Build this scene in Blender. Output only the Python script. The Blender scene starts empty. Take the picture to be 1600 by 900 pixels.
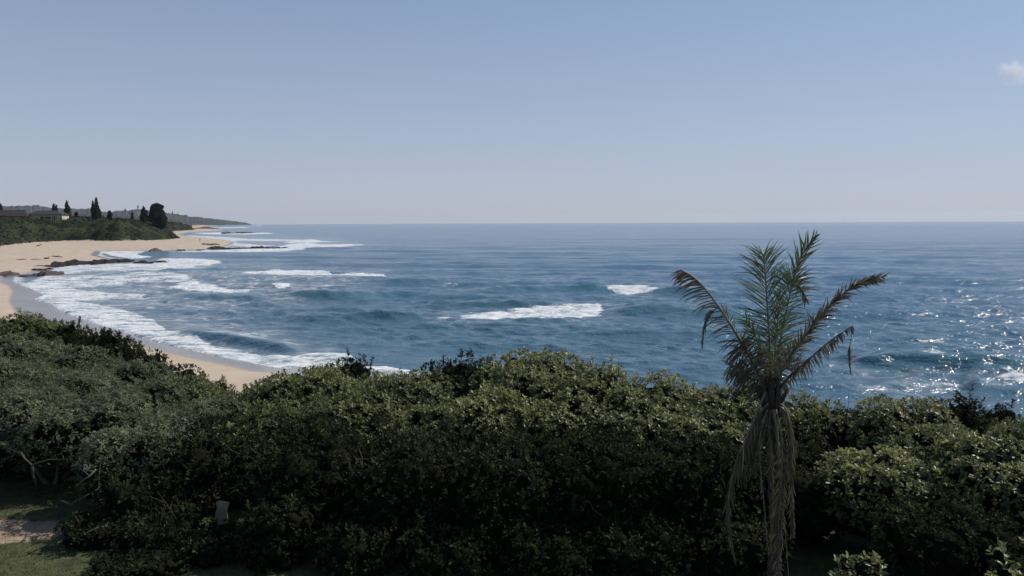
import bpy, bmesh, math, random
import numpy as np
from mathutils import Matrix, Vector

C = bpy.context.scene.collection
SC = bpy.context.scene
R_ = math.radians
rng = np.random.default_rng(11)
random.seed(5)

# ------------------------------------------------------------------ camera
F = 1232.0                      # focal length in pixels of a 1600 wide frame
CAM = np.array([0.0, 0.0, 12.0])
PITCH, ROLL = R_(4.80), R_(-0.24)
ROT = Matrix.Rotation(R_(90) - PITCH, 3, 'X') @ Matrix.Rotation(ROLL, 3, 'Z')
cam_data = bpy.data.cameras.new('camera')
cam = bpy.data.objects.new('camera', cam_data)
C.objects.link(cam)
cam.matrix_world = Matrix.Translation(Vector(CAM)) @ ROT.to_4x4()
cam_data.lens = 36.0 * F / 1600.0
cam_data.sensor_width = 36.0
cam_data.clip_start = 0.1
cam_data.clip_end = 60000
SC.camera = cam
RN = np.array(ROT)

# ------------------------------------------------------------------ light
SUN_AZ, SUN_EL = R_(64), R_(44)
world = bpy.data.worlds.new('World')
SC.world = world
world.use_nodes = True
wn = world.node_tree.nodes
wl = world.node_tree.links
wn.clear()
sky = wn.new('ShaderNodeTexSky')
sky.sky_type = 'NISHITA'
sky.sun_disc = False
sky.sun_elevation = SUN_EL
sky.sun_rotation = SUN_AZ
sky.altitude = 10
sky.air_density = 0.6
sky.dust_density = 0.2
sky.ozone_density = 3.0
bg = wn.new('ShaderNodeBackground')
bg.inputs['Strength'].default_value = 0.15
# hazy coastal air: softer range, greyer towards the horizon all round
gm = wn.new('ShaderNodeGamma'); gm.inputs[1].default_value = 0.6
wl.new(sky.outputs[0], gm.inputs[0])
tint_ = wn.new('ShaderNodeMix'); tint_.data_type = 'RGBA'; tint_.blend_type = 'MULTIPLY'; tint_.inputs[0].default_value = 1.0
tint_.inputs[7].default_value = (0.93, 1.13, 1.30, 1); wl.new(gm.outputs[0], tint_.inputs[6])
wtc = wn.new('ShaderNodeTexCoord'); wsp = wn.new('ShaderNodeSeparateXYZ'); wl.new(wtc.outputs['Generated'], wsp.inputs[0])
ab = wn.new('ShaderNodeMath'); ab.operation = 'MULTIPLY'; wl.new(wsp.outputs[2], ab.inputs[0]); ab.inputs[1].default_value = -5.0
ex = wn.new('ShaderNodeMath'); ex.operation = 'EXPONENT'; wl.new(ab.outputs[0], ex.inputs[0])
mi = wn.new('ShaderNodeMath'); mi.operation = 'MINIMUM'; wl.new(ex.outputs[0], mi.inputs[0]); mi.inputs[1].default_value = 1.0
mu = wn.new('ShaderNodeMath'); mu.operation = 'MULTIPLY'; wl.new(mi.outputs[0], mu.inputs[0]); mu.inputs[1].default_value = 0.9
hzm = wn.new('ShaderNodeMix'); hzm.data_type = 'RGBA'; wl.new(mu.outputs[0], hzm.inputs[0]); wl.new(tint_.outputs[2], hzm.inputs[6])
hzm.inputs[7].default_value = (2.78, 2.80, 3.14, 1)
wo = wn.new('ShaderNodeOutputWorld')
wl.new(hzm.outputs[2], bg.inputs['Color'])
wl.new(bg.outputs[0], wo.inputs['Surface'])
sun_data = bpy.data.lights.new('sun', 'SUN')
sun_data.energy = 4.3
sun_data.angle = R_(0.53)
sun_data.color = (1.0, 0.93, 0.84)
sun = bpy.data.objects.new('sun', sun_data)
C.objects.link(sun)
SUNV = Vector((math.sin(SUN_AZ) * math.cos(SUN_EL), math.cos(SUN_AZ) * math.cos(SUN_EL), math.sin(SUN_EL)))
sun.rotation_euler = SUNV.to_track_quat('Z', 'Y').to_euler()
sun.location = (60, 60, 90)
SUNN = np.array(SUNV)

SC.view_settings.view_transform = 'Standard'
SC.view_settings.look = 'None'
SC.view_settings.exposure = 0.2
SC.view_settings.gamma = 1.0
SC.view_settings.use_curve_mapping = False
SC.cycles.max_bounces = 6
SC.cycles.transparent_max_bounces = 8
SC.cycles.volume_bounces = 0

# ------------------------------------------------------------------ helpers
def ray(px, py):
    v = RN @ np.array([(px - 800) / F, (450 - py) / F, -1.0])
    return v
def on_plane(px, py, z=0.0):
    v = ray(px, py)
    t = (z - CAM[2]) / v[2]
    return CAM + v * t
def at_depth(px, py, Y):
    v = ray(px, py)
    return CAM + v * (Y / v[1])
def project(P):
    d = (P - CAM) @ RN
    return 800 + F * d[:, 0] / -d[:, 2], 450 - F * d[:, 1] / -d[:, 2]
def x_at(px, Y):
    return at_depth(px, 350, Y)[0]

def sm(e0, e1, x):
    t = np.clip((np.asarray(x, float) - e0) / (e1 - e0), 0, 1)
    return t * t * (3 - 2 * t)

def _hash(ix, iy, s):
    h = (ix.astype(np.int64) * 374761393 + iy.astype(np.int64) * 668265263 + s * 974634777) & 0xffffffff
    h = ((h ^ (h >> 13)) * 1274126177) & 0xffffffff
    return ((h ^ (h >> 16)) & 0xffff) / 65535.0
def vnoise(x, y, s=0):
    x = np.asarray(x, float); y = np.asarray(y, float)
    ix, iy = np.floor(x), np.floor(y)
    fx, fy = x - ix, y - iy
    fx = fx * fx * (3 - 2 * fx); fy = fy * fy * (3 - 2 * fy)
    a = _hash(ix, iy, s); b = _hash(ix + 1, iy, s); c = _hash(ix, iy + 1, s); d = _hash(ix + 1, iy + 1, s)
    return (a * (1 - fx) + b * fx) * (1 - fy) + (c * (1 - fx) + d * fx) * fy
def fbm(x, y, s=0, o=4):
    r = 0; a = 0.5; n = 0
    for k in range(o):
        r = r + a * vnoise(x, y, s + k); n += a
        x = x * 2.03 + 3.1; y = y * 2.03 + 1.7; a *= 0.5
    return r / n

def poly_sd(px, py, poly):
    """signed distance, positive inside"""
    poly = np.asarray(poly, float)
    d2 = np.full(px.shape, 1e18); inside = np.zeros(px.shape, bool)
    n = len(poly)
    for i in range(n):
        ax, ay = poly[i]; bx, by = poly[(i + 1) % n]
        ex, ey = bx - ax, by - ay
        L = ex * ex + ey * ey + 1e-12
        t = np.clip(((px - ax) * ex + (py - ay) * ey) / L, 0, 1)
        dx, dy = px - ax - t * ex, py - ay - t * ey
        d2 = np.minimum(d2, dx * dx + dy * dy)
        c = (ay > py) != (by > py)
        if ey != 0:
            inside ^= c & (px < (ex) * (py - ay) / ey + ax)
    d = np.sqrt(d2)
    return np.where(inside, d, -d)

def make_mesh(name, verts, faces, mat=None, smooth=False, attrs=None):
    verts = np.asarray(verts, np.float32)
    faces = np.asarray(faces, np.int32)
    me = bpy.data.meshes.new(name)
    me.vertices.add(len(verts)); me.vertices.foreach_set('co', verts.ravel())
    k = faces.shape[1]
    me.loops.add(faces.size); me.loops.foreach_set('vertex_index', faces.ravel())
    me.polygons.add(len(faces))
    me.polygons.foreach_set('loop_start', np.arange(0, faces.size, k, dtype=np.int32))
    me.polygons.foreach_set('loop_total', np.full(len(faces), k, np.int32))
    if smooth:
        me.polygons.foreach_set('use_smooth', np.ones(len(faces), bool))
    me.update(calc_edges=True)
    if attrs:
        for an, av in attrs.items():
            a = me.attributes.new(an, 'FLOAT', 'POINT')
            a.data.foreach_set('value', np.asarray(av, np.float32).ravel())
    if mat: me.materials.append(mat)
    return me
def link(name, me, parent=None, loc=None):
    o = bpy.data.objects.new(name, me)
    C.objects.link(o)
    if parent is not None: o.parent = parent
    if loc is not None: o.location = loc
    return o
def tag(o, label=None, cat=None, group=None, kind=None):
    if label: o['label'] = label
    if cat: o['category'] = cat
    if group: o['group'] = group
    if kind: o['kind'] = kind
    return o
def empty(name, loc):
    return link(name, None, None, loc)

def grid_faces(nr, nc):
    i = np.arange((nr - 1) * (nc - 1)); r = i // (nc - 1); c = i % (nc - 1)
    a = r * nc + c
    return np.stack([a, a + 1, a + nc + 1, a + nc], 1)

def tube(pts, rad, n=7):
    """closed tube: verts, quads"""
    pts = np.asarray(pts, float); m = len(pts)
    rad = np.broadcast_to(np.asarray(rad, float), (m,))
    T = np.gradient(pts, axis=0); T /= np.linalg.norm(T, axis=1)[:, None] + 1e-9
    up = np.array([0.0, 1.0, 0.1])
    V = []
    for i in range(m):
        a = np.cross(T[i], up); a /= np.linalg.norm(a) + 1e-9
        b = np.cross(T[i], a)
        th = np.arange(n) / n * 2 * math.pi
        V.append(pts[i] + rad[i] * (np.cos(th)[:, None] * a + np.sin(th)[:, None] * b))
    V = np.concatenate(V + [pts[:1], pts[-1:]])
    Fq = []
    for i in range(m - 1):
        for j in range(n):
            k = (j + 1) % n
            Fq.append((i * n + j, i * n + k, (i + 1) * n + k, (i + 1) * n + j))
    e0, e1 = m * n, m * n + 1
    for j in range(0, n):
        k = (j + 1) % n
        Fq.append((e0, k, j, j)); Fq.append((e1, (m - 1) * n + j, (m - 1) * n + k, (m - 1) * n + k))
    # degenerate quads become thin caps; replace by proper triangles through bmesh-free trick
    return V, Fq
class MB:
    def __init__(s): s.v = []; s.f = []; s.n = 0
    def add(s, V, Fs):
        s.v.append(np.asarray(V, float)); 
        for f in Fs:
            g = []
            for i in f:
                if i + s.n not in g: g.append(int(i) + s.n)
            if len(g) > 2: s.f.append(g)
        s.n += len(V)
    def tube(s, pts, rad, n=7): s.add(*tube(pts, rad, n))
    def box(s, c, d, rz=0.0):
        c = np.array(c, float); d = np.array(d, float) / 2
        V = np.array([[x, y, z] for x in (-1, 1) for y in (-1, 1) for z in (-1, 1)]) * d
        cs, sn = math.cos(rz), math.sin(rz)
        V = np.stack([V[:, 0] * cs - V[:, 1] * sn, V[:, 0] * sn + V[:, 1] * cs, V[:, 2]], 1) + c
        s.add(V, [(0, 1, 3, 2), (4, 6, 7, 5), (0, 4, 5, 1), (2, 3, 7, 6), (0, 2, 6, 4), (1, 5, 7, 3)])
    def mesh(s, name, mat, smooth=False, origin=(0, 0, 0)):
        me = bpy.data.meshes.new(name)
        V = np.concatenate(s.v) - np.array(origin)
        me.from_pydata(V.tolist(), [], s.f); me.update()
        if smooth:
            for p in me.polygons: p.use_smooth = True
        me.materials.append(mat)
        return me

# ------------------------------------------------------------------ materials
def new_mat(name):
    m = bpy.data.materials.new(name); m.use_nodes = True
    nt = m.node_tree; nt.nodes.clear()
    out = nt.nodes.new('ShaderNodeOutputMaterial')
    return m, nt, out
class NT:
    def __init__(s, nt): s.nt = nt
    def n(s, t, **kw):
        x = s.nt.nodes.new(t)
        for k, v in kw.items(): setattr(x, k, v)
        return x
    def l(s, a, b): s.nt.links.new(a, b)
    def noise(s, vec, scale, detail=4, rough=0.55, out='Fac'):
        x = s.n('ShaderNodeTexNoise'); x.inputs['Scale'].default_value = scale
        x.inputs['Detail'].default_value = detail; x.inputs['Roughness'].default_value = rough
        if vec is not None: s.l(vec, x.inputs['Vector'])
        return x.outputs[out]
    def pos(s): return s.n('ShaderNodeNewGeometry').outputs['Position']
    def map(s, vec, scale=(1, 1, 1), rot=(0, 0, 0)):
        x = s.n('ShaderNodeMapping'); x.inputs['Scale'].default_value = scale; x.inputs['Rotation'].default_value = rot
        s.l(vec, x.inputs['Vector']); return x.outputs[0]
    def ramp(s, fac, stops):
        x = s.n('ShaderNodeValToRGB'); cr = x.color_ramp
        while len(cr.elements) < len(stops): cr.elements.new(0.5)
        for e, (p, c) in zip(cr.elements, stops):
            e.position = p; e.color = (*c, 1) if len(c) == 3 else c
        s.l(fac, x.inputs[0]); return x.outputs[0]
    def math(s, op, a, b=None, c=None, clamp=False):
        x = s.n('ShaderNodeMath', operation=op); x.use_clamp = clamp
        for i, v in enumerate((a, b, c)):
            if v is None: continue
            if isinstance(v, (int, float)): x.inputs[i].default_value = v
            else: s.l(v, x.inputs[i])
        return x.outputs[0]
    def mix(s, fac, a, b):
        x = s.n('ShaderNodeMix', data_type='RGBA')
        if isinstance(fac, (int, float)): x.inputs[0].default_value = fac
        else: s.l(fac, x.inputs[0])
        for v, i in ((a, 6), (b, 7)):
            if isinstance(v, tuple): x.inputs[i].default_value = (*v, 1)
            else: s.l(v, x.inputs[i])
        return x.outputs[2]
    def attr(s, name): return s.n('ShaderNodeAttribute', attribute_name=name).outputs['Fac']
    def range(s, v, a, b, c=0.0, d=1.0, smooth=True):
        x = s.n('ShaderNodeMapRange'); x.interpolation_type = 'SMOOTHSTEP' if smooth else 'LINEAR'
        s.l(v, x.inputs[0])
        for i, q in enumerate((a, b, c, d)): x.inputs[i + 1].default_value = q
        return x.outputs[0]
    def bump(s, h, strength, dist, normal=None):
        x = s.n('ShaderNodeBump'); x.inputs['Strength'].default_value = strength; x.inputs['Distance'].default_value = dist
        s.l(h, x.inputs['Height'])
        if normal is not None: s.l(normal, x.inputs['Normal'])
        return x.outputs[0]
    def bsdf(s, col, rough=0.6, normal=None, spec=0.5, ior=None):
        x = s.n('ShaderNodeBsdfPrincipled')
        if isinstance(col, tuple): x.inputs['Base Color'].default_value = (*col, 1)
        else: s.l(col, x.inputs['Base Color'])
        if isinstance(rough, (int, float)): x.inputs['Roughness'].default_value = rough
        else: s.l(rough, x.inputs['Roughness'])
        x.inputs['Specular IOR Level'].default_value = spec
        if ior: x.inputs['IOR'].default_value = ior
        if normal is not None: s.l(normal, x.inputs['Normal'])
        return x.outputs[0]

def leaf_mat(name, dark, light, young, rough=0.42, transl=0.25, spec=0.5):
    """leaf colour varies by the leaf's own attribute tint (0..1)"""
    m, nt, out = new_mat(name); g = NT(nt)
    t = g.attr('tint')
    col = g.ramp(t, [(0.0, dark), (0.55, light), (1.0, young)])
    p = g.bsdf(col, rough, spec=spec)
    tr = g.n('ShaderNodeBsdfTranslucent')
    c2 = g.mix(0.5, col, tuple(min(1, x * 1.3) for x in young)); g.l(c2, tr.inputs[0])
    mx = g.n('ShaderNodeMixShader'); mx.inputs[0].default_value = transl
    g.l(p, mx.inputs[1]); g.l(tr.outputs[0], mx.inputs[2]); g.l(mx.outputs[0], out.inputs[0])
    return m
def plain_mat(name, c1, c2, scale=6, rough=0.8, bump=0.0, stretch=(1, 1, 1), spec=0.3):
    m, nt, out = new_mat(name); g = NT(nt)
    v = g.map(g.pos(), stretch)
    n = g.noise(v, scale, 5)
    col = g.ramp(n, [(0.32, c1), (0.68, c2)])
    nm = g.bump(n, bump, 0.02) if bump else None
    g.l(g.bsdf(col, rough, nm, spec), out.inputs[0])
    return m

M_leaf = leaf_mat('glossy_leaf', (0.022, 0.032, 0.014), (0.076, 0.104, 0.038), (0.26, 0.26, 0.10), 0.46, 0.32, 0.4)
M_dark_shaded = leaf_mat('dark_and_shaded_leaf', (0.007, 0.011, 0.006), (0.021, 0.027, 0.013), (0.060, 0.068, 0.030), 0.7, 0.15, 0.08)  # naturally dark leaves, darkened further to paint in the shade of the hedge face
M_silver = leaf_mat('grey_green_leaf', (0.03, 0.042, 0.024), (0.085, 0.105, 0.06), (0.20, 0.215, 0.13), 0.65, 0.3, 0.2)
M_olive = leaf_mat('olive_leaf', (0.03, 0.045, 0.018), (0.085, 0.105, 0.042), (0.19, 0.20, 0.08), 0.52, 0.32, 0.3)
M_core = plain_mat('light_block_core', (0.006, 0.007, 0.004), (0.016, 0.016, 0.010), 14, 1.0, spec=0.0)  # near-black: shade inside the crowns is put into this core colour
M_bark = plain_mat('grey_bark', (0.05, 0.043, 0.035), (0.12, 0.105, 0.09), 14, 0.85, 0.4, (1, 1, 0.3))
M_pbark = plain_mat('palm_bark', (0.022, 0.018, 0.015), (0.07, 0.06, 0.05), 18, 0.9, 0.8, (1, 1, 2.5))
M_green = leaf_mat('green_leaflet', (0.022, 0.04, 0.018), (0.065, 0.10, 0.038), (0.18, 0.21, 0.08), 0.36, 0.28)
M_brown = leaf_mat('dry_leaflet', (0.032, 0.027, 0.018), (0.125, 0.104, 0.066), (0.34, 0.30, 0.20), 0.6, 0.15, 0.3)
M_rachis = plain_mat('frond_stalk', (0.10, 0.095, 0.05), (0.20, 0.18, 0.10), 9, 0.55)
M_dryr = plain_mat('dry_frond_stalk', (0.09, 0.075, 0.055), (0.20, 0.17, 0.13), 12, 0.75)
M_rock = plain_mat('wet_rock', (0.010, 0.010, 0.012), (0.035, 0.032, 0.033), 0.7, 0.8, 1.0, spec=0.08)
M_brock = plain_mat('brown_rock', (0.04, 0.033, 0.034), (0.10, 0.08, 0.078), 0.6, 0.8, 1.0, spec=0.08)
M_wood = plain_mat('driftwood', (0.05, 0.04, 0.032), (0.12, 0.10, 0.08), 2, 0.9)
M_far = leaf_mat('headland_foliage', (0.009, 0.012, 0.008), (0.030, 0.036, 0.019), (0.060, 0.066, 0.033), 0.8, 0.05, 0.1)
M_pine = leaf_mat('pine_foliage', (0.014, 0.019, 0.014), (0.028, 0.036, 0.026), (0.05, 0.06, 0.04), 0.8, 0.05, 0.1)

# ------------------------------------------------------------------ coastline and ground
EARTH = 6.371e6
def drop(x, y): return -(x * x + y * y) / (2 * EARTH)

coast_px = [(720, 604), (650, 592), (600, 584), (540, 579), (470, 577), (432, 575), (380, 564), (330, 554), (280, 543),
            (240, 533), (205, 522), (160, 509), (125, 498), (95, 485), (80, 474), (54, 468), (70, 461), (55, 453), (38, 447), (20, 440),
            (24, 433), (55, 430), (75, 421), (110, 415), (160, 412), (178, 405), (152, 399), (158, 392.5), (200, 392.5), (240, 392), (290, 391),
            (325, 390), (342, 388), (362, 383), (368, 378), (345, 374), (320, 371.3), (286, 368.5), (278, 366.5), (296, 362.5),
            (340, 360.5), (352, 359)]
coast = [tuple(on_plane(a, b)[:2]) for a, b in coast_px]
coast = [(400, 20), (120, 22), (50, 36), (20, 45), (6, 51)] + coast + \
        [(x_at(322, 1750), 1750), (x_at(316, 2300), 2300), (x_at(322, 3400), 3400), (x_at(352, 5200), 5200), (x_at(392, 7600), 7600)]
land = coast + [(-12000, 16000), (-12000, -400), (400, -400)]

veg_px = [(-300, 412), (-120, 399), (0, 387), (8, 384), (30, 382), (60, 379), (100, 377), (180, 377), (230, 376), (262, 374.5), (283, 371.5)]
veg = [tuple(on_plane(a, b, 1.5)[:2]) for a, b in veg_px]
nub = [tuple(on_plane(a, b, 1.5)[:2]) for a, b in [(262, 361), (285, 360), (304, 358.8)]]
veg = [(-420, 190)] + veg + [(x_at(281, 620), 620), (x_at(272, 720), 720), (x_at(254, 900), 900)] + nub + \
      [(x_at(296, 1700), 1700), (x_at(300, 2300), 2300), (x_at(300, 3400), 3400), (x_at(330, 5200), 5200), (x_at(376, 7600), 7600), (-11000, 15000), (-11000, 190)]

YEX, YEY = [-60, -22, -10.5, -6, 30, 60], [52, 35, 25.5, 23, 22, 20]
def ground_z(X, Y, s=None):
    if s is None: s = poly_sd(X, Y, land)
    beach = np.where(s > 0, 1.6 * (1 - np.exp(-s / 22.0)), np.maximum(s * 0.06, -4))
    Ye = np.interp(X, YEX, YEY)
    hi = 6 - 1.6 * sm(0, 1, (Y - 20) / np.maximum(Ye - 20, 1))
    near = np.where(Y < Ye, hi, 4.4 - 8.5 * sm(0, 27, Y - Ye))
    near = np.where(X < -60, np.minimum(near, 4.4 - 8.5 * sm(0, 60, -60 - X)), near)
    z = np.maximum(beach, near)
    dv = poly_sd(X, Y, veg)
    rise = 8.6 * sm(0, 26, dv) + 3.0 * sm(20, 70, dv) + 1.5 * sm(60, 160, dv)
    rise = np.where(Y > 950, rise * 0.75, rise)
    z = z + np.where(dv > 0, rise, 0)
    return z

M_ground, nt, out = new_mat('sand_and_lawn'); g = NT(nt)
P = g.pos()
wet = g.attr('wet'); lawn = g.attr('lawn'); soil = g.attr('soil'); vegm = g.attr('veg')
n1 = g.noise(P, 0.25, 5); n2 = g.noise(P, 3.0, 4); n3 = g.noise(g.map(P, (0.05, 0.6, 1)), 0.5, 4)
sand = g.ramp(n1, [(0.3, (0.37, 0.295, 0.225)), (0.7, (0.455, 0.37, 0.29))])
sand = g.mix(g.range(n3, 0.62, 0.72, 0, 0.35), sand, (0.26, 0.20, 0.15))
wsand = g.ramp(n1, [(0.3, (0.20, 0.178, 0.16)), (0.7, (0.26, 0.23, 0.205))])
shr = g.attr('shore')
for off_, w_, st_ in ((9.0, 0.7, 0.45), (15.5, 1.3, 0.28), (24.0, 0.9, 0.22)):
    dd_ = g.math('ABSOLUTE', g.math('SUBTRACT', g.math('ADD', shr, g.math('MULTIPLY', n1, 9.0)), off_ + 4.5))
    ln_ = g.math('MULTIPLY', g.range(dd_, 0.0, w_, st_, 0.0), g.range(n2, 0.4, 0.6))
    sand = g.mix(ln_, sand, (0.16, 0.12, 0.09))
wf = g.math('ADD', wet, g.math('MULTIPLY', g.math('SUBTRACT', n1, 0.5), 0.5)); wf = g.range(wf, 0.2, 0.85)
col = g.mix(wf, sand, wsand)
grass = g.ramp(n2, [(0.3, (0.026, 0.032, 0.013)), (0.7, (0.075, 0.082, 0.03))])
earth = g.ramp(g.noise(P, 1.7, 5), [(0.3, (0.19, 0.13, 0.085)), (0.7, (0.34, 0.25, 0.175))])
sf = g.range(g.math('ADD', soil, g.math('MULTIPLY', g.math('SUBTRACT', n2, 0.5), 0.9)), 0.4, 0.6)
gl = g.mix(sf, grass, earth)
col = g.mix(lawn, col, gl)
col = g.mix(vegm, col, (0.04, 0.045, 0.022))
rg = g.range(wf, 0, 1, 0.9, 0.16)
nm = g.bump(g.math('ADD', n2, n1), 0.35, 0.08)
g.l(g.bsdf(col, rg, nm, 0.4), out.inputs[0])

ys = np.concatenate([np.arange(-30, 8, 2.0), np.arange(8, 26, 0.25), np.arange(26, 110, 0.7), 110 * 1.012 ** np.arange(0, 420)])
ys = ys[ys < 16500]
ts = np.linspace(-1, 1, 561); ts = np.sign(ts) * np.abs(ts) ** 1.25
YY, TT = np.meshgrid(ys, ts, indexing='ij')
XX = TT * (np.maximum(YY, 0) + 60)
gx, gy = XX.ravel(), YY.ravel()
s_coast = poly_sd(gx, gy, land)
gz = ground_z(gx, gy, s_coast)
gz = gz + (fbm(gx / 6, gy / 6, 3) - 0.5) * 0.35 * sm(4, 14, s_coast) * (gy > 26) + drop(gx, gy)
gz = np.where(s_coast < -60, np.minimum(gz, -4.0) + 0 * gx, gz)
ppx, ppy = project(np.stack([gx, gy, np.maximum(gz, 0)], 1))
vis = gy > 20
wetpoly = [(2, 432), (40, 430), (60, 452), (112, 478), (205, 513), (290, 538), (360, 553), (440, 566), (600, 580), (640, 600),
           (560, 590), (470, 588), (405, 571), (330, 558), (262, 545), (196, 532), (150, 521), (100, 506), (60, 497), (30, 492), (16, 470), (22, 455), (14, 445)]
wsd = poly_sd(ppx, ppy, wetpoly)
wv = np.where(vis, sm(-12, 8, wsd), 0)
wv = np.maximum(wv, sm(4.5, 1.0, s_coast) * (gy > 26) * 0.9)
lv = 1 - sm(-3, 1, gy - np.interp(gx, YEX, YEY) - 2) 
lv = np.where(gx < -70, 0, lv)
soil_v = sm(1.6, 0.4, np.hypot((gx + 10.4) / 1.7, (gy - 14.95) / 0.66)) 
soil_v = np.maximum(soil_v, sm(1.5, 0.5, np.hypot((gx + 13.2) / 2.2, (gy - 19.3) / 0.9)))
soil_v = np.maximum(soil_v, sm(17, 19, gy) * 0.5)
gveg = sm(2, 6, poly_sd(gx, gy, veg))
me = make_mesh('ground', np.stack([gx, gy, gz], 1), grid_faces(*YY.shape)[:, ::-1], M_ground, True,
               {'wet': wv, 'lawn': lv, 'soil': soil_v, 'veg': gveg, 'shore': np.clip(s_coast, -5, 60)})
me.flip_normals() if me.polygons[0].normal.z < 0 else None
tag(link('ground', me), kind='structure')

def gz_at(x, y):
    return float(ground_z(np.array([float(x)]), np.array([float(y)]))[0])

# ------------------------------------------------------------------ sea
M_sea, nt, out = new_mat('sea_water'); g = NT(nt)
P = g.pos()
foam = g.attr('foam'); green = g.attr('green'); froth = g.attr('froth')
Pm = g.map(P, (0.6, 1.0, 1.0), (0, 0, R_(-6)))
w0 = g.noise(g.map(P, (0.55, 1, 1)), 0.07, 4, 0.6)
w1 = g.noise(Pm, 0.27, 5, 0.62); w2 = g.noise(Pm, 0.75, 5, 0.65); w3 = g.noise(g.map(P, (0.8, 1, 1)), 2.2, 3, 0.6)
h = g.math('ADD', g.math('ADD', g.math('MULTIPLY', w0, 5.0), g.math('MULTIPLY', w1, 1.35)), g.math('ADD', g.math('MULTIPLY', w2, 0.86), g.math('MULTIPLY', w3, 0.30)))
nm = g.bump(h, 1.0, 0.36)
patch = g.noise(g.map(P, (0.35, 1, 1)), 0.012, 4)
deep = g.ramp(patch, [(0.35, (0.040, 0.102, 0.178)), (0.65, (0.056, 0.130, 0.215))])
shal = g.attr('shallow')
deep = g.mix(shal, deep, (0.060, 0.125, 0.175))
wcol = g.mix(g.math('MULTIPLY', green, 0.5), deep, (0.030, 0.105, 0.115))
# milky churned water round the surf
wcol = g.mix(g.math('MULTIPLY', froth, 0.75), wcol, (0.16, 0.20, 0.24))
water = g.bsdf(wcol, 0.12, nm, 0.5, 1.333)
# foam: lacy breakup
f1 = g.noise(g.map(P, (0.32, 1, 1)), 0.5, 6, 0.7); f2 = g.noise(g.map(P, (0.6, 1, 1)), 2.6, 5, 0.7)
fn = g.math('ADD', g.math('MULTIPLY', f1, 0.62), g.math('MULTIPLY', f2, 0.38))
thr = g.math('SUBTRACT', 0.69, g.math('MULTIPLY', foam, 0.27))
ff = g.math('DIVIDE', g.math('SUBTRACT', fn, thr), 0.09)
ff = g.math('MULTIPLY', g.math('ADD', ff, 0.0, clamp=True), g.range(foam, 0.0, 0.25))
# thin net of old foam
vor = g.n('ShaderNodeTexVoronoi', feature='DISTANCE_TO_EDGE'); vor.inputs['Scale'].default_value = 0.55
dist = g.n('ShaderNodeVectorMath', operation='ADD'); g.l(g.map(P, (0.45, 1, 1)), dist.inputs[0])
nz = g.noise(P, 0.9, 3, 0.5, 'Color'); g.l(nz, dist.inputs[1]); g.l(dist.outputs[0], vor.inputs['Vector'])
net = g.range(vor.outputs['Distance'], 0.0, 0.16, 1, 0)
net = g.math('MULTIPLY', net, g.math('MULTIPLY', froth, g.range(f1, 0.4, 0.62)))
ff = g.math('MAXIMUM', ff, g.math('MULTIPLY', net, 0.75), clamp=True)
fnm = g.bump(f2, 0.9, 0.25)
fcol = g.ramp(g.noise(g.map(P, (0.5, 1, 1)), 1.3, 6, 0.75), [(0.36, (0.34, 0.41, 0.46)), (0.56, (0.76, 0.77, 0.765))])
fb = g.bsdf(fcol, 0.7, fnm, 0.2)
mx = g.n('ShaderNodeMixShader'); g.l(ff, mx.inputs[0]); g.l(water, mx.inputs[1]); g.l(fb, mx.inputs[2]); g.l(mx.outputs[0], out.inputs[0])

vp = np.concatenate([[0.85, 0.95, 1.05, 1.15, 1.25, 1.35, 1.5, 1.7, 2.0, 2.3, 2.6, 3.0, 3.4], np.arange(3.8, 12, 0.5), np.arange(12, 60, 0.55), np.arange(60, 470, 0.8)])
wy = (12 * F / vp)
wt = np.linspace(-1.25, 1.25, 820)
YY, TT = np.meshgrid(wy, wt, indexing='ij')
XX = TT * (YY + 10)
wx, wyv = XX.ravel(), YY.ravel()
dYr = wyv ** 2 / (12 * F) * 0.8
pu, pv = project(np.stack([wx, wyv, np.zeros_like(wx)], 1))
s_w = -poly_sd(wx, wyv, land)         # positive at sea
z = np.zeros_like(wx)
# wind sea
wr = np.random.default_rng(4)
for k in range(44):
    lam = 1.35 * (1.095 ** k)
    th = R_(-97 + wr.normal() * 26) if lam < 12 else R_(-99 + wr.normal() * 10)
    kx, ky = math.cos(th) * 2 * math.pi / lam, math.sin(th) * 2 * math.pi / lam
    amp = 0.0155 * lam ** 0.56 * (0.55 if lam > 30 else 1)
    amp *= 1.1 if lam < 5 else 0.85
    vis_f = sm(1.6, 3.6, (lam / max(abs(math.sin(th)), .3)) / dYr)
    ph = wr.uniform(0, 6.28) + 2.6 * fbm(wx / (lam * 5), wyv / (lam * 4), 50 + k, 2)
    sgn = np.sin(kx * wx + ky * wyv + ph)
    z += amp * vis_f * (sgn + 0.25 * (1 - np.cos(2 * (kx * wx + ky * wyv + ph))) - 0.2) * (0.5 + fbm(wx / (lam * 7), wyv / (lam * 5), 90 + k, 2))
z *= sm(0, 22, s_w) * 0.9 + 0.1
face_v = np.zeros_like(wx); green_v = np.zeros_like(wx); foam_v = np.zeros_like(wx); froth_v = np.zeros_like(wx)
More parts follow.
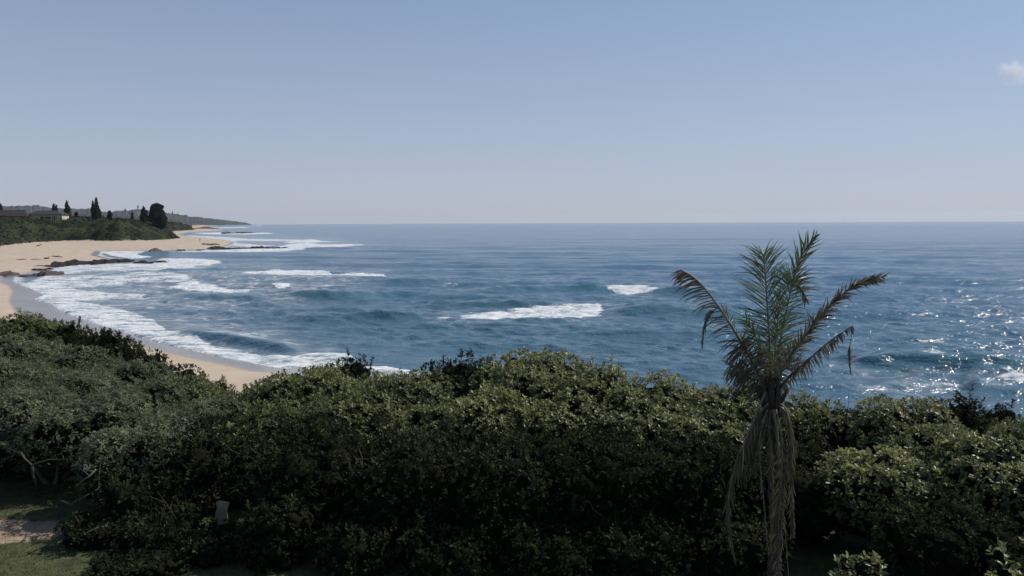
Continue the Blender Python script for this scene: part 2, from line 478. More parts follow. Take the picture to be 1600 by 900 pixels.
# standing wave crests: (points along crest in the plane z=0, height, front width, back width, green)
ridges = [
 ([(262, 524), (300, 527), (350, 533), (400, 541), (455, 551), (490, 558)], 0.85, 1.5, 4.5, 0.5),
 ([(400, 566), (480, 566), (540, 566), (575, 574)], 0.75, 1.2, 3, 0.3),
 ([(430, 462), (500, 464), (560, 467), (610, 471)], 0.85, 2.4, 6, 0.9),
 ([(270, 462), (330, 464), (400, 466), (420, 467)], 0.9, 2.2, 6, 0.6),
 ([(440, 502), (540, 501), (620, 503), (680, 502)], 0.8, 1.9, 5, 0.7),
 ([(800, 506), (850, 505), (900, 505)], 0.4, 1.9, 4, 0.5),
 ([(640, 478), (720, 478), (800, 479), (900, 481)], 0.75, 2.2, 6, 0.8),
 ([(700, 455), (860, 452), (940, 455), (1000, 456), (1060, 458), (1160, 461)], 1.1, 2.6, 7, 0.9),
 ([(950, 487), (1030, 488), (1100, 490), (1180, 492)], 0.8, 2.2, 6, 0.9),
 ([(1300, 572), (1360, 573), (1420, 576), (1480, 580), (1540, 585), (1620, 590), (1700, 595)], 1.45, 1.9, 4.5, 0.9),
 ([(1500, 606), (1560, 611), (1640, 616)], 0.6, 1.5, 4, 0.5),
 ([(1200, 497), (1330, 496), (1450, 503), (1560, 508)], 0.5, 1.8, 5, 0.2),
 ([(1240, 436), (1330, 437), (1420, 440), (1600, 445)], 0.6, 2.5, 7, 0.4),
 ([(420, 424), (500, 426), (600, 430)], 0.5, 3, 8, 0.3),
 ([(240, 424), (290, 422), (350, 420), (370, 420)], 0.9, 3, 8, 0.2),
 ([(430, 390), (500, 389), (570, 388)], 1.0, 4, 10, 0.2),
 ([(200, 486), (300, 490), (400, 494)], 0.35, 2.0, 5, 0.3),
 ([(600, 414), (760, 412), (900, 415)], 0.5, 3, 8, 0.4),
 ([(620, 540), (760, 541), (900, 544), (1050, 549)], 0.38, 1.5, 4, 0.3),
 ([(900, 524), (1040, 522), (1150, 528)], 0.35, 1.6, 4, 0.2),
 ([(640, 394), (850, 396), (1050, 396)], 0.55, 4, 10, 0.2),
 ([(1150, 408), (1350, 409), (1560, 414)], 0.5, 3, 9, 0.2),
]
for pts, A, wf_, wb_, gr in ridges:
    xs = np.array([p[0] for p in pts], float); yv = np.array([p[1] for p in pts], float)
    L = xs[-1] - xs[0]
    vc = np.interp(pu, xs, yv) + (fbm(wx / 9.0, wyv * 0, 7) - 0.5) * 40 / np.maximum(wyv / 50, 1) * 0.12
    env = sm(0, L * 0.22, pu - xs[0]) * sm(0, L * 0.22, xs[-1] - pu)
    env = env * (0.65 + 0.6 * fbm(wx / 7.0, wyv / 30, 21))
    d = (pv - vc) * wyv ** 2 / (12 * F)
    dd = np.where(d > 0, d / wf_, d / wb_)
    pr = np.exp(-dd ** 2)
    trough = -0.18 * np.exp(-((d - wf_ * 2.6) / (wf_ * 1.4)) ** 2)
    z += 0.8 * A * env * (pr + trough)
    face = np.exp(-((d - wf_ * 0.55) / (wf_ * 0.75)) ** 2) * env
    green_v = np.maximum(green_v, face * gr); face_v = np.maximum(face_v, face)
# foam patches: (polygon, soft px, strength)
foams = [
 ([(700, 496), (740, 487), (800, 485), (880, 481), (935, 481), (946, 487), (930, 492), (860, 497), (800, 499), (740, 500)], 5, 1.0),
 ([(640, 494), (700, 493), (760, 496), (740, 501), (690, 498)], 1.6, 0.85),
 ([(944, 455), (962, 453), (978, 454.5), (996, 453), (1012, 455), (1034, 456.5), (1018, 459.5), (998, 459), (985, 461), (962, 459)], 2.2, 0.92),
 ([(262, 450), (285, 444), (330, 447), (380, 452), (410, 457), (380, 462), (330, 460), (290, 456)], 3.5, 0.95),
 ([(424, 447), (432, 442), (452, 444), (455, 448), (440, 451)], 1.8, 1.05),
 ([(370, 425), (430, 421), (500, 423), (520, 428), (600, 429), (608, 432), (540, 433), (480, 431), (400, 431)], 2.2, 0.95),
 ([(236, 411), (255, 404), (290, 404), (330, 407), (352, 411), (330, 416), (290, 419), (245, 418)], 3.2, 0.92),
 ([(155, 393), (200, 391), (235, 392), (215, 397), (240, 402), (205, 405), (175, 400)], 2.0, 0.88),
 ([(236, 393), (330, 391), (420, 389), (470, 388), (520, 386), (470, 391), (380, 394), (300, 395)], 1.4, 0.9),
 ([(430, 387), (450, 381), (480, 379), (500, 381), (560, 381), (572, 383), (545, 386), (480, 389)], 2.2, 0.85),
 ([(440, 379), (470, 375), (492, 374), (500, 376), (545, 378), (480, 379.5)], 1.2, 0.85),
 ([(286, 367), (330, 369), (370, 371.5), (430, 374), (500, 375.5), (440, 377), (380, 376), (350, 378), (400, 382), (440, 384), (400, 387), (360, 384), (345, 375), (310, 371.5)], 1.2, 0.78),
 ([(300, 364), (340, 363), (420, 363.5), (432, 365), (380, 366.5), (320, 366)], 0.8, 0.9),
 ([(330, 355.5), (380, 354.5), (395, 355.5), (360, 356.5), (320, 357)], 0.5, 0.9),
 ([(396, 352.6), (410, 352.0), (412, 352.8), (400, 353)], 0.4, 0.9),
 ([(660, 445), (760, 443), (690, 447)], 1.2, 0.5),
 ([(480, 444), (560, 446), (620, 445), (520, 449)], 1.2, 0.55),
 ([(455, 565), (490, 556), (520, 554), (548, 560), (560, 568), (530, 576), (480, 578), (440, 572)], 5, 0.95),
 ([(570, 574), (600, 572), (640, 580), (650, 588), (610, 590), (580, 584)], 3, 0.9),
 ([(1425, 571), (1455, 571), (1490, 575), (1500, 579), (1460, 577)], 1.8, 0.85),
 ([(1550, 600), (1580, 597), (1640, 603), (1640, 609), (1570, 604)], 2.5, 0.85),
 ([(40, 430), (80, 418), (150, 411), (230, 412), (330, 420), (240, 424), (150, 426), (80, 432)], 4, 0.80),
 ([(45, 440), (70, 430), (150, 432), (260, 428), (330, 440), (200, 446), (100, 452)], 5, 0.76),
 ([(30, 445), (45, 440), (90, 443), (120, 452), (160, 456), (255, 462), (160, 468), (110, 472), (60, 466)], 4, 0.86),
 ([(52, 466), (110, 468), (190, 484), (240, 500), (262, 517), (330, 538), (420, 555), (470, 566), (470, 578), (380, 567), (300, 551), (205, 523), (120, 499), (80, 480)], 5, 0.84),
]
for poly, soft, st in foams:
    sd = poly_sd(pu, pv, poly)
    foam_v = np.maximum(foam_v, (st + 0.16) * sm(-soft * 0.8, soft * 0.55, sd + soft * 0.7 * (fbm(wx / 2.2, wyv / 3.0, 15, 3) - 0.5)))
edge = sm(4.5, 0.5, s_w) * (s_w > -3) * (wyv < 1600)
foam_v = np.maximum(foam_v, edge * 0.95)
frothpolys = [
 ([(40, 440), (150, 405), (380, 415), (600, 430), (480, 470), (400, 475), (350, 500), (500, 545), (600, 585), (450, 585), (200, 530), (60, 470)], 22, 0.85),
 ([(640, 490), (950, 470), (1000, 490), (900, 515), (700, 512)], 12, 0.35),
 ([(930, 445), (1100, 440), (1130, 462), (960, 466)], 8, 0.35),
 ([(1300, 570), (1800, 580), (1800, 640), (1350, 620)], 25, 0.28),
 ([(300, 395), (600, 380), (520, 372), (350, 366), (300, 372)], 5, 0.5),
]
for poly, soft, st in frothpolys:
    froth_v = np.maximum(froth_v, st * sm(-soft, soft, poly_sd(pu, pv, poly)))
froth_v *= 1 - np.clip(face_v * 1.6, 0, 0.92)
# foam stands a little proud and lumpy
z += np.clip(foam_v - 0.5, 0, 1) * (0.28 * fbm(wx / 1.1, wyv / 1.1, 60, 3)) * (wyv < 260)
z = np.where(s_w < 0, -0.02 + s_w * 0.03, z + 0.02) + drop(wx, wyv)
me = make_mesh('sea', np.stack([wx, wyv, z], 1), grid_faces(*YY.shape), M_sea, True, {'foam': foam_v, 'green': green_v, 'froth': froth_v, 'shallow': 0.85 * sm(130, 5, s_w) * (wyv < 400)})
tag(link('sea', me), kind='structure')

# ------------------------------------------------------------------ leaf clouds
def leaves_mesh(name, P0, Nrm, size, nl, mat, spread=1.0, tint=None, origin=(0, 0, 0), hexa=False, rs=None, wide=0.42, cup=0.5):
    """rosettes of nl leaves at the points P0 about the axes Nrm"""
    rs = rs or rng
    n = len(P0)
    Nrm = Nrm / (np.linalg.norm(Nrm, axis=1)[:, None] + 1e-9)
    ref = np.where(np.abs(Nrm[:, 2:3]) > 0.9, np.array([[1.0, 0, 0]]), np.array([[0, 0, 1.0]]))
    A = np.cross(Nrm, ref); A /= np.linalg.norm(A, axis=1)[:, None] + 1e-9
    B = np.cross(Nrm, A)
    th = (np.arange(nl)[None, :] / nl * 2 * math.pi * 1.618 * 1.0 + rs.uniform(0, 6.28, (n, 1)) + rs.normal(0, 0.25, (n, nl)))
    tilt = cup + rs.normal(0, 0.28, (n, nl))          # angle above the rosette plane
    dirv = np.cos(tilt)[..., None] * (np.cos(th)[..., None] * A[:, None] + np.sin(th)[..., None] * B[:, None]) + np.sin(tilt)[..., None] * Nrm[:, None]
    side = -np.sin(th)[..., None] * A[:, None] + np.cos(th)[..., None] * B[:, None]
    nrm = np.cross(dirv, side)
    sz = (np.asarray(size).reshape(-1, 1) * rs.uniform(0.65, 1.25, (n, nl)))[..., None]
    base = P0[:, None] + dirv * sz * 0.12 + Nrm[:, None] * sz * rs.uniform(-0.35, 0.35, (n, nl, 1))
    fold = rs.uniform(0.02, 0.16, (n, nl, 1))
    tip = base + dirv * sz * spread - nrm * sz * rs.uniform(-0.15, 0.25, (n, nl, 1))
    if hexa:
        q = [base, base + dirv * sz * 0.4 + side * sz * wide * 0.42 + nrm * sz * fold, base + dirv * sz * 0.78 + side * sz * wide * 0.45 + nrm * sz * fold, tip,
             base + dirv * sz * 0.78 - side * sz * wide * 0.45 + nrm * sz * fold, base + dirv * sz * 0.4 - side * sz * wide * 0.42 + nrm * sz * fold]
        V = np.stack(q, 2).reshape(-1, 3); k = 6
        f = np.array([[0, 1, 2, 3], [0, 3, 4, 5]])
    else:
        mid = base + dirv * sz * 0.58
        q = [base, mid + side * sz * wide * 0.5 + nrm * sz * fold, tip, mid - side * sz * wide * 0.5 + nrm * sz * fold]
        V = np.stack(q, 2).reshape(-1, 3); k = 4
        f = np.array([[0, 1, 2], [0, 2, 3]])
    cnt = n * nl
    Fc = (np.arange(cnt)[:, None, None] * k + f[None]).reshape(-1, f.shape[1])
    if tint is None: tint = rs.uniform(0, 1, n)
    tv = np.clip(np.repeat(np.repeat(tint, nl) + rs.normal(0, 0.1, cnt), k), 0, 1)
    return make_mesh(name, V - np.array(origin), Fc, mat, False, {'tint': tv})

def lobes_for(c, rx, ry, zb, zt, n, rs):
    """many small foliage clumps over a broad flat topped dome with steep sides"""
    h = zt - zb; L = []
    rl = min(0.56, 0.38 * min(rx, ry), 0.42 * h)
    nt = max(8, int(1.15 * n * (rx * ry) / (rl * rl) / 9))
    for i in range(nt):
        rho = math.sqrt((i + 0.5) / nt) * 0.92
        a = i * 2.39996 + rs.uniform(-.2, .2); r = rl * rs.uniform(0.5, 1.2)
        z = zb + h * (1 - 0.30 * rho ** 2.6) - r * (1.0 if i else 0.95) - (0.24 * h * rs.uniform(0, 1) ** 1.5 if i else 0)
        L.append((c[0] + (rx - r * 0.6) * rho * math.cos(a), c[1] + (ry - r * 0.6) * rho * math.sin(a), z, r))
    zz = zb + h * 0.62
    k = 0
    while zz > zb + rl * 0.1:
        m = max(6, int(2 * math.pi * (rx + ry) / 2 / (rl * 1.35)))
        for i in range(m):
            a = (i + 0.5 * (k % 2)) / m * 2 * math.pi + rs.uniform(-.2, .2); r = rl * rs.uniform(0.5, 1.25)
            q = rs.uniform(0.86, 1.0)
            L.append((c[0] + (rx - r) * q * math.cos(a), c[1] + (ry - r) * q * math.sin(a), zz + rs.uniform(-.3, .3) * rl, r))
        zz -= rl * 1.25; k += 1
    return np.array(L)

def lobe_points(L, dens, rs, zmin, keep_back=0.25):
    P, N, K = [], [], []
    for i, (x, y, zz, r) in enumerate(L):
        n = int(dens * 4 * math.pi * r * r)
        d = rs.normal(size=(n, 3)); d /= np.linalg.norm(d, axis=1)[:, None]
        d[:, 2] = np.where((d[:, 2] < -0.35) & (rs.uniform(size=n) < 0.6), -d[:, 2], d[:, 2])
        # knobbly surface
        bump = 1 + 0.16 * np.sin(d[:, 0] * 7 + i) * np.sin(d[:, 1] * 6 + 2 * i) * np.sin(d[:, 2] * 7 + i * 3) + rs.normal(0, 0.035, n)
        p = np.array([x, y, zz]) + d * (r * bump)[:, None]
        ok = p[:, 2] > zmin
        for j, (x2, y2, z2, r2) in enumerate(L):
            if j != i:
                ok &= np.linalg.norm(p - np.array([x2, y2, z2]), axis=1) > r2 * 0.9
        tc = CAM - p; tc /= np.linalg.norm(tc, axis=1)[:, None]
        back = (d * tc).sum(1) < -0.25
        ok &= ~back | (rs.uniform(size=n) < keep_back)
        P.append(p[ok]); N.append(d[ok]); K.append(np.full(ok.sum(), i))
    return np.concatenate(P), np.concatenate(N), np.concatenate(K)

def ico(sub):
    bm = bmesh.new(); bmesh.ops.create_icosphere(bm, subdivisions=sub, radius=1)
    V = np.array([v.co[:] for v in bm.verts]); Fc = np.array([[v.index for v in f.verts] for f in bm.faces]); bm.free()
    return V, Fc
ICO2, ICO3 = ico(2), ico(3)

KINDS = {
    'glossy': dict(mat=M_leaf, size=0.082, nl=7, dens=46, wide=0.54, cup=0.55, tb=0.42),
    'dark': dict(mat=M_dark_shaded, size=0.078, nl=6, dens=44, wide=0.42, cup=0.75, tb=0.4),
    'silver': dict(mat=M_silver, size=0.08, nl=6, dens=50, wide=0.40, cup=0.35, tb=0.45),
    'olive': dict(mat=M_olive, size=0.09, nl=6, dens=40, wide=0.40, cup=0.6, tb=0.45),
}
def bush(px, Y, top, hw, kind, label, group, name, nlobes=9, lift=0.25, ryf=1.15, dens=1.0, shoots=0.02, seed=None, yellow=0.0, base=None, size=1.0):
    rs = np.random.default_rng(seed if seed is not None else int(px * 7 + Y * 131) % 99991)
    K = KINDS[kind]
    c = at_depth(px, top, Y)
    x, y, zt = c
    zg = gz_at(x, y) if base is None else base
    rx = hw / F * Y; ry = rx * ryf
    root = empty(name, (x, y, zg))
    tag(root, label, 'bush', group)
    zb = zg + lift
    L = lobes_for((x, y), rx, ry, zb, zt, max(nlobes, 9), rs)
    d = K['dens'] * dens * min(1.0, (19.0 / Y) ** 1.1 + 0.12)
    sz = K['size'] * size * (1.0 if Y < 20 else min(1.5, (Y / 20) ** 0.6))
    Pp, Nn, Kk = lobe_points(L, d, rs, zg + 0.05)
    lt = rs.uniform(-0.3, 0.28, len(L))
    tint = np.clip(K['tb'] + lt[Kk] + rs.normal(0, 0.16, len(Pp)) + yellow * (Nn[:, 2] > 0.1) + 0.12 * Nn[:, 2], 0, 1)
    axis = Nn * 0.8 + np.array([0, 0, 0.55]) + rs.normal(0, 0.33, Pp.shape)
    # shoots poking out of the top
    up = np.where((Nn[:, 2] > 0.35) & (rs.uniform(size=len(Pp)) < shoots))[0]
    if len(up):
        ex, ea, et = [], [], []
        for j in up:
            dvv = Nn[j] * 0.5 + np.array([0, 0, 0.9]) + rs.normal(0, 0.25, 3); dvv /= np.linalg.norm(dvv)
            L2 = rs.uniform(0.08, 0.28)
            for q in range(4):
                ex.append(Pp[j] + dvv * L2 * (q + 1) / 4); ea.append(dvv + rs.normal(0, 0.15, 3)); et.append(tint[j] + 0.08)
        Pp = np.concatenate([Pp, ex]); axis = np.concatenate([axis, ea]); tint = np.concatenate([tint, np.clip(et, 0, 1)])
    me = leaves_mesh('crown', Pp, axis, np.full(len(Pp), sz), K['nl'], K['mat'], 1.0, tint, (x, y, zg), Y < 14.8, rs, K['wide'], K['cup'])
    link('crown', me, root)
    # dark solid core added to block light, standing in for shade inside the crown
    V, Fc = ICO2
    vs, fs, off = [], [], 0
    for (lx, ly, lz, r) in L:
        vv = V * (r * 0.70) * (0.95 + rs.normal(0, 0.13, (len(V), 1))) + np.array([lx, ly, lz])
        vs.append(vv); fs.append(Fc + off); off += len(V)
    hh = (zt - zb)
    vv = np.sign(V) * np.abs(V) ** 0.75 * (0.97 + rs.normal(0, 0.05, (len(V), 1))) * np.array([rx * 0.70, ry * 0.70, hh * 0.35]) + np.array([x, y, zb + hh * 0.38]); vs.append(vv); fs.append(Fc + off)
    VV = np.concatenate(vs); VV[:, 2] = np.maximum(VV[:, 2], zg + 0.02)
    me = make_mesh('light_block_core', VV - np.array([x, y, zg]), np.concatenate(fs), M_core, False)
    link('light_block_core', me, root)
    # stems
    mb = MB()
    for i in range(min(5, len(L))):
        lx, ly, lz, r = L[i * (len(L) // 5) if len(L) >= 5 else i]
        b0 = np.array([x + rs.normal(0, .15) * rx * 0.3, y + rs.normal(0, .15) * ry * 0.3, zg - 0.05])
        t0 = np.array([lx, ly, lz])
        m1 = b0 * 0.55 + t0 * 0.45 + rs.normal(0, 0.12, 3)
        mb.tube([b0, b0 * 0.75 + m1 * 0.25 + rs.normal(0, 0.04, 3), m1, m1 * 0.5 + t0 * 0.5 + rs.normal(0, 0.08, 3), t0], [0.07, 0.06, 0.045, 0.035, 0.02], 6)
    link('trunk', mb.mesh('trunk', M_bark, True, (x, y, zg)), root)
    if kind in ('glossy', 'dark') and Y > 14 and px < 1640:
        mb = MB()
        for q in range(7):
            j = rs.integers(0, len(Pp)); b0 = Pp[j]; dv = axis[j] / np.linalg.norm(axis[j]) + rs.normal(0, .35, 3) + np.array([0, -0.1, .2]); Lt = rs.uniform(.12, .32)
            mid = b0 + dv * Lt * 0.5 + rs.normal(0, .03, 3)
            mb.tube([b0 - dv * 0.25, b0, mid, b0 + dv * Lt], [.009, .008, .006, .003], 4)
            mb.tube([mid, mid + (dv + rs.normal(0, .6, 3)) * Lt * 0.4], [.005, .003], 4)
        link('bare_twigs', mb.mesh('bare_twigs', M_bark, False, (x, y, zg)), root)['kind'] = 'stuff'
    return root, L

HEDGE = 'shrubs of the hedge between lawn and sea'
DUNE = 'grey green shrubs on the dune slope at the left'
FRINGE = 'dark shrubs along the dune edge above the beach'
S = []
def hb(*a, **k): S.append(a); return bush(*a, **k)
# crest of the hedge, left to right
hb(476, 20.5, 577, 100, 'glossy', 'glossy green bush at the left end of the hedge, where the beach disappears behind it', HEDGE, 'hedge_shrub', nlobes=12)
hb(548, 22.5, 560, 54, 'dark', 'dark tufted bush sticking up against white surf near the hedge left end', HEDGE, 'hedge_shrub', shoots=0.12)
hb(635, 19.5, 583, 92, 'glossy', 'low green hedge bush just right of the dark tuft, below the surf line', HEDGE, 'hedge_shrub', nlobes=12)
hb(716, 20.5, 558, 74, 'dark', 'darker rounded bush on the hedge crest, left of the hedge top', HEDGE, 'hedge_shrub', shoots=0.05)
hb(835, 20.0, 555, 110, 'glossy', 'highest bush of the hedge crest, dull yellow green, near the middle', HEDGE, 'hedge_shrub', nlobes=14, yellow=0.1, shoots=0.05)
hb(935, 19.0, 572, 87, 'glossy', 'bush on the hedge crest sloping down right of the highest one', HEDGE, 'hedge_shrub', nlobes=12, shoots=0.04)
hb(1035, 18.8, 596, 92, 'glossy', 'wide rounded hedge bush left of the palm with open sea above', HEDGE, 'hedge_shrub', nlobes=13, yellow=0.1)
hb(1145, 18.2, 604, 84, 'glossy', 'hedge bush directly behind and left of the palm crown', HEDGE, 'hedge_shrub', nlobes=12, shoots=0.05)
hb(1250, 18.5, 628, 77, 'olive', 'hedge bush directly right of the palm trunk with sea above', HEDGE, 'hedge_shrub', nlobes=10, shoots=0.05)
hb(1332, 18.0, 638, 46, 'dark', 'small dark bush between two lighter ones right of the palm', HEDGE, 'hedge_shrub')
hb(1428, 16.5, 634, 95, 'glossy', 'broad light green bush on the crest at the right of the hedge', HEDGE, 'hedge_shrub', nlobes=13, yellow=0.1)
hb(1500, 17.6, 623, 46, 'dark', 'dark bush with upright spiky shoots on the right hedge crest', HEDGE, 'hedge_shrub', shoots=0.35)
hb(1566, 18.2, 634, 44, 'dark', 'small dark bush on the crest near the right edge of the photo', HEDGE, 'hedge_shrub', shoots=0.12)
hb(1620, 16.4, 655, 84, 'olive', 'olive bush cut by the right edge just below the sea', HEDGE, 'hedge_shrub', nlobes=10)
# bulging lower tier
hb(765, 17.3, 610, 79, 'glossy', 'bulging yellow green bush lit by sun in the middle of the hedge face', HEDGE, 'hedge_shrub', yellow=0.2, nlobes=10)
hb(880, 17.4, 612, 77, 'glossy', 'green bush bulging below the highest part of the hedge', HEDGE, 'hedge_shrub', yellow=0.06)
hb(990, 17.2, 625, 72, 'glossy', 'bush hanging forward from the hedge, half way to the palm', HEDGE, 'hedge_shrub', yellow=0.1)
hb(560, 17.6, 614, 100, 'olive', 'green bush in front of the dark tuft, in the left part of the hedge', HEDGE, 'hedge_shrub', nlobes=10)
hb(670, 17.2, 638, 77, 'glossy', 'small sunlit bush above deep shade left of the hedge bulge', HEDGE, 'hedge_shrub')
hb(430, 18.0, 628, 92, 'olive', 'olive bush at the corner where hedge and dune slope meet', HEDGE, 'hedge_shrub', nlobes=10)
hb(1110, 16.8, 645, 84, 'glossy', 'bush in the hedge face behind the hanging dead fronds', HEDGE, 'hedge_shrub', nlobes=10)
hb(1230, 16.9, 668, 64, 'dark', 'dark bush between the palm trunk and the big sunlit bush on the right', HEDGE, 'hedge_shrub')
# shaded foot of the hedge; the shade is also put into its leaf colour
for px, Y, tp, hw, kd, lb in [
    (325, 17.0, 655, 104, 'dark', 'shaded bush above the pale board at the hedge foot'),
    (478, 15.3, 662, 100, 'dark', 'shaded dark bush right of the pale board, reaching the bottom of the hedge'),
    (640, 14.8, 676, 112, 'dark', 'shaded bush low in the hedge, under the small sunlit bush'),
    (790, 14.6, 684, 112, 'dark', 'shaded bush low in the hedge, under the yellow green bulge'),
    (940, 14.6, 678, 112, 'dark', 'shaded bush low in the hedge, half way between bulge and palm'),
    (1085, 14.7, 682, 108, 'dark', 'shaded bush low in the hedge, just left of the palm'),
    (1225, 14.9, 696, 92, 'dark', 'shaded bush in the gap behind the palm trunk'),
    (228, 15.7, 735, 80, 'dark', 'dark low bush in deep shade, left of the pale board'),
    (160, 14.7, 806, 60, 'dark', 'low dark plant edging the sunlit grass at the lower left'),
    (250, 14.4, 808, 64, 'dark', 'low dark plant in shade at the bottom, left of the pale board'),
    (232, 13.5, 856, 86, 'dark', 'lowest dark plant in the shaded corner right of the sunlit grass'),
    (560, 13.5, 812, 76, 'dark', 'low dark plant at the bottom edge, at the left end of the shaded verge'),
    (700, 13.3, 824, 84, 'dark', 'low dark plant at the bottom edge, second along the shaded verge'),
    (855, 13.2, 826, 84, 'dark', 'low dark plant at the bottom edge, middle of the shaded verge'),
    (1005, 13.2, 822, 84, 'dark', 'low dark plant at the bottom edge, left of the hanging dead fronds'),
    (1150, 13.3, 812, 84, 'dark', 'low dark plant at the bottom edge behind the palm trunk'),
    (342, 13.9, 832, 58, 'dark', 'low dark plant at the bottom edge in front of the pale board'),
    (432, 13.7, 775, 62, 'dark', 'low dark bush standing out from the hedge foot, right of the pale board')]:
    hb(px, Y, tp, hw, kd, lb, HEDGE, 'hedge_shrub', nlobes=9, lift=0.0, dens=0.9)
# right hand mass, nearer
hb(1375, 13.8, 705, 92, 'glossy', 'big sunlit bush right of the palm with its left side sloping to the lawn', HEDGE, 'hedge_shrub', nlobes=15, yellow=0.2)
hb(1468, 14.6, 672, 90, 'olive', 'grey green bush rising behind the big sunlit bush on the right', HEDGE, 'hedge_shrub', nlobes=13)
hb(1560, 13.4, 688, 100, 'glossy', 'fresh green bush at the right edge with shaded lower half', HEDGE, 'hedge_shrub', nlobes=15, yellow=0.06)
hb(1480, 11.6, 780, 110, 'dark', 'dark shaded bush in the lower right corner area', HEDGE, 'hedge_shrub', nlobes=12, dens=0.8)
hb(1345, 9.6, 872, 62, 'glossy', 'low bright green bush cut by the bottom edge right of the palm', HEDGE, 'hedge_shrub', yellow=0.1)
hb(1592, 9.2, 848, 50, 'glossy', 'pale leaved bush in the bottom right corner', HEDGE, 'hedge_shrub', yellow=0.2)
hb(1700, 12.5, 720, 90, 'dark', 'dark bush beyond the right edge of the hedge', HEDGE, 'hedge_shrub')
for px, Y, tp, hw, kd, lb in [(1715, 16.5, 650, 90, 'glossy', 'hedge bush just past the right edge of the frame'),
                              (1850, 16.0, 655, 100, 'olive', 'hedge bush well past the right edge of the frame'),
                              (1840, 13.0, 700, 110, 'dark', 'shaded hedge bush past the right edge of the frame'),
                              (2010, 15.5, 665, 110, 'glossy', 'hedge bush furthest past the right edge of the frame')]:
    hb(px, Y, tp, hw, kd, lb, HEDGE, 'hedge_shrub', dens=0.7)
# dark fringe above the beach, far to near
for px, Y, tp, hw, kd, lb, sh in [
    (30, 37, 489, 66, 'olive', 'leftmost bush at the top of the dune against sand', 0.05),
    (-70, 38, 482, 66, 'dark', 'bush past the left edge on top of the dune', 0.0),
    (100, 34, 504, 52, 'dark', 'dark round bush on the dune edge in front of wet sand', 0.05),
    (165, 31.5, 519, 50, 'dark', 'dark bush with upright pointed shoots against the beach', 0.4),
    (228, 28, 549, 48, 'dark', 'dark bush on the dune edge below the dry sand', 0.05),
    (285, 25.5, 572, 48, 'dark', 'dark low bush on the dune edge under the near beach', 0.05),
    (338, 23.6, 594, 48, 'olive', 'green low bush on the dune edge under the near beach', 0.05),
    (388, 22.3, 608, 44, 'olive', 'last green bush on the dune edge before the hedge rises', 0.05)]:
    hb(px, Y, tp, hw, kd, lb, FRINGE, 'dune_shrub', shoots=sh, nlobes=9, dens=1.3)
for px, Y, tp, hw, kd, lb in [
    (10, 29, 524, 96, 'silver', 'grey green shrub high on the dune at the left edge'),
    (-120, 29, 530, 96, 'silver', 'grey green shrub past the left edge, high on the dune'),
    (112, 26.5, 543, 84, 'silver', 'grey green shrub below the dark round bush of the dune edge'),
    (200, 23.8, 566, 74, 'silver', 'silvery shrub below the bush with upright shoots'),
    (275, 21.6, 588, 70, 'olive', 'greener shrub in the middle of the dune slope'),
    (350, 20, 614, 66, 'olive', 'green shrub where the dune slope runs into the hedge'),
    (-20, 23.6, 564, 104, 'silver', 'large grey green shrub at the left edge half way up the slope'),
    (85, 21.6, 584, 96, 'silver', 'pale grey green shrub in the upper left slope'),
    (195, 19.8, 604, 92, 'silver', 'pale green topped shrub in the centre of the slope'),
    (300, 18.2, 628, 88, 'silver', 'silvery shrub on the right of the slope beside the hedge'),
    (385, 17.2, 648, 76, 'olive', 'olive shrub at the foot of the slope beside the hedge'),
    (0, 19.3, 611, 112, 'silver', 'grey green shrub with open twiggy crown low on the left'),
    (125, 18.3, 630, 104, 'silver', 'broad grey green shrub in the lower left'),
    (235, 16.9, 660, 96, 'silver', 'grey green shrub above the shaded lawn at the lower left'),
    (-150, 19, 610, 110, 'silver', 'grey green shrub beyond the left edge of the photo')]:
    hb(px, Y, tp, hw, kd, lb, DUNE, 'dune_shrub', nlobes=13, dens=1.1, lift=0.9 if (Y < 19 and px < 160) else 0.1, shoots=0.03)
# front shrub with raised crown and visible pale limbs
root, L = hb(80, 17.9, 672, 92, 'silver', 'twiggy grey shrub with bare pale branches showing above the sunlit soil', DUNE, 'dune_shrub', nlobes=10, dens=0.8, lift=0.9, shoots=0.05)
root2, L2 = hb(190, 16.2, 702, 66, 'silver', 'sparse grey shrub drooping towards the lawn, right of the bare branches', DUNE, 'dune_shrub', nlobes=9, dens=0.7, lift=0.4, shoots=0.05)
def limb(root, pxs, Y, r0):
    pts = [at_depth(a, b, Y + dy) for a, b, dy in pxs]
    mb = MB(); mb.tube(pts, np.linspace(r0, r0 * 0.45, len(pts)), 6)
    link('branch', mb.mesh('branch', M_bark, True, tuple(root.location)), root)
limb(root, [(32, 706, 0), (38, 716, -.1), (50, 727, -.2), (62, 722, -.2), (78, 718, -.3), (98, 718, -.3), (99, 712, -.3)], 16.4, 0.022)
limb(root, [(50, 727, -.2), (52, 745, 0), (60, 770, .4)], 16.4, 0.03)
limb(root, [(12, 700, .1), (30, 708, 0), (38, 716, -.1)], 16.4, 0.018)
limb(root2, [(150, 733, 0), (140, 744, -.1), (128, 752, -.2), (118, 762, 0)], 15.1, 0.022)
limb(root2, [(132, 726, 0), (130, 735, 0), (140, 744, -.1)], 15.1, 0.016)
limb(root2, [(95, 782, 0), (110, 788, 0), (132, 776, .1), (160, 760, .3)], 15.0, 0.018)

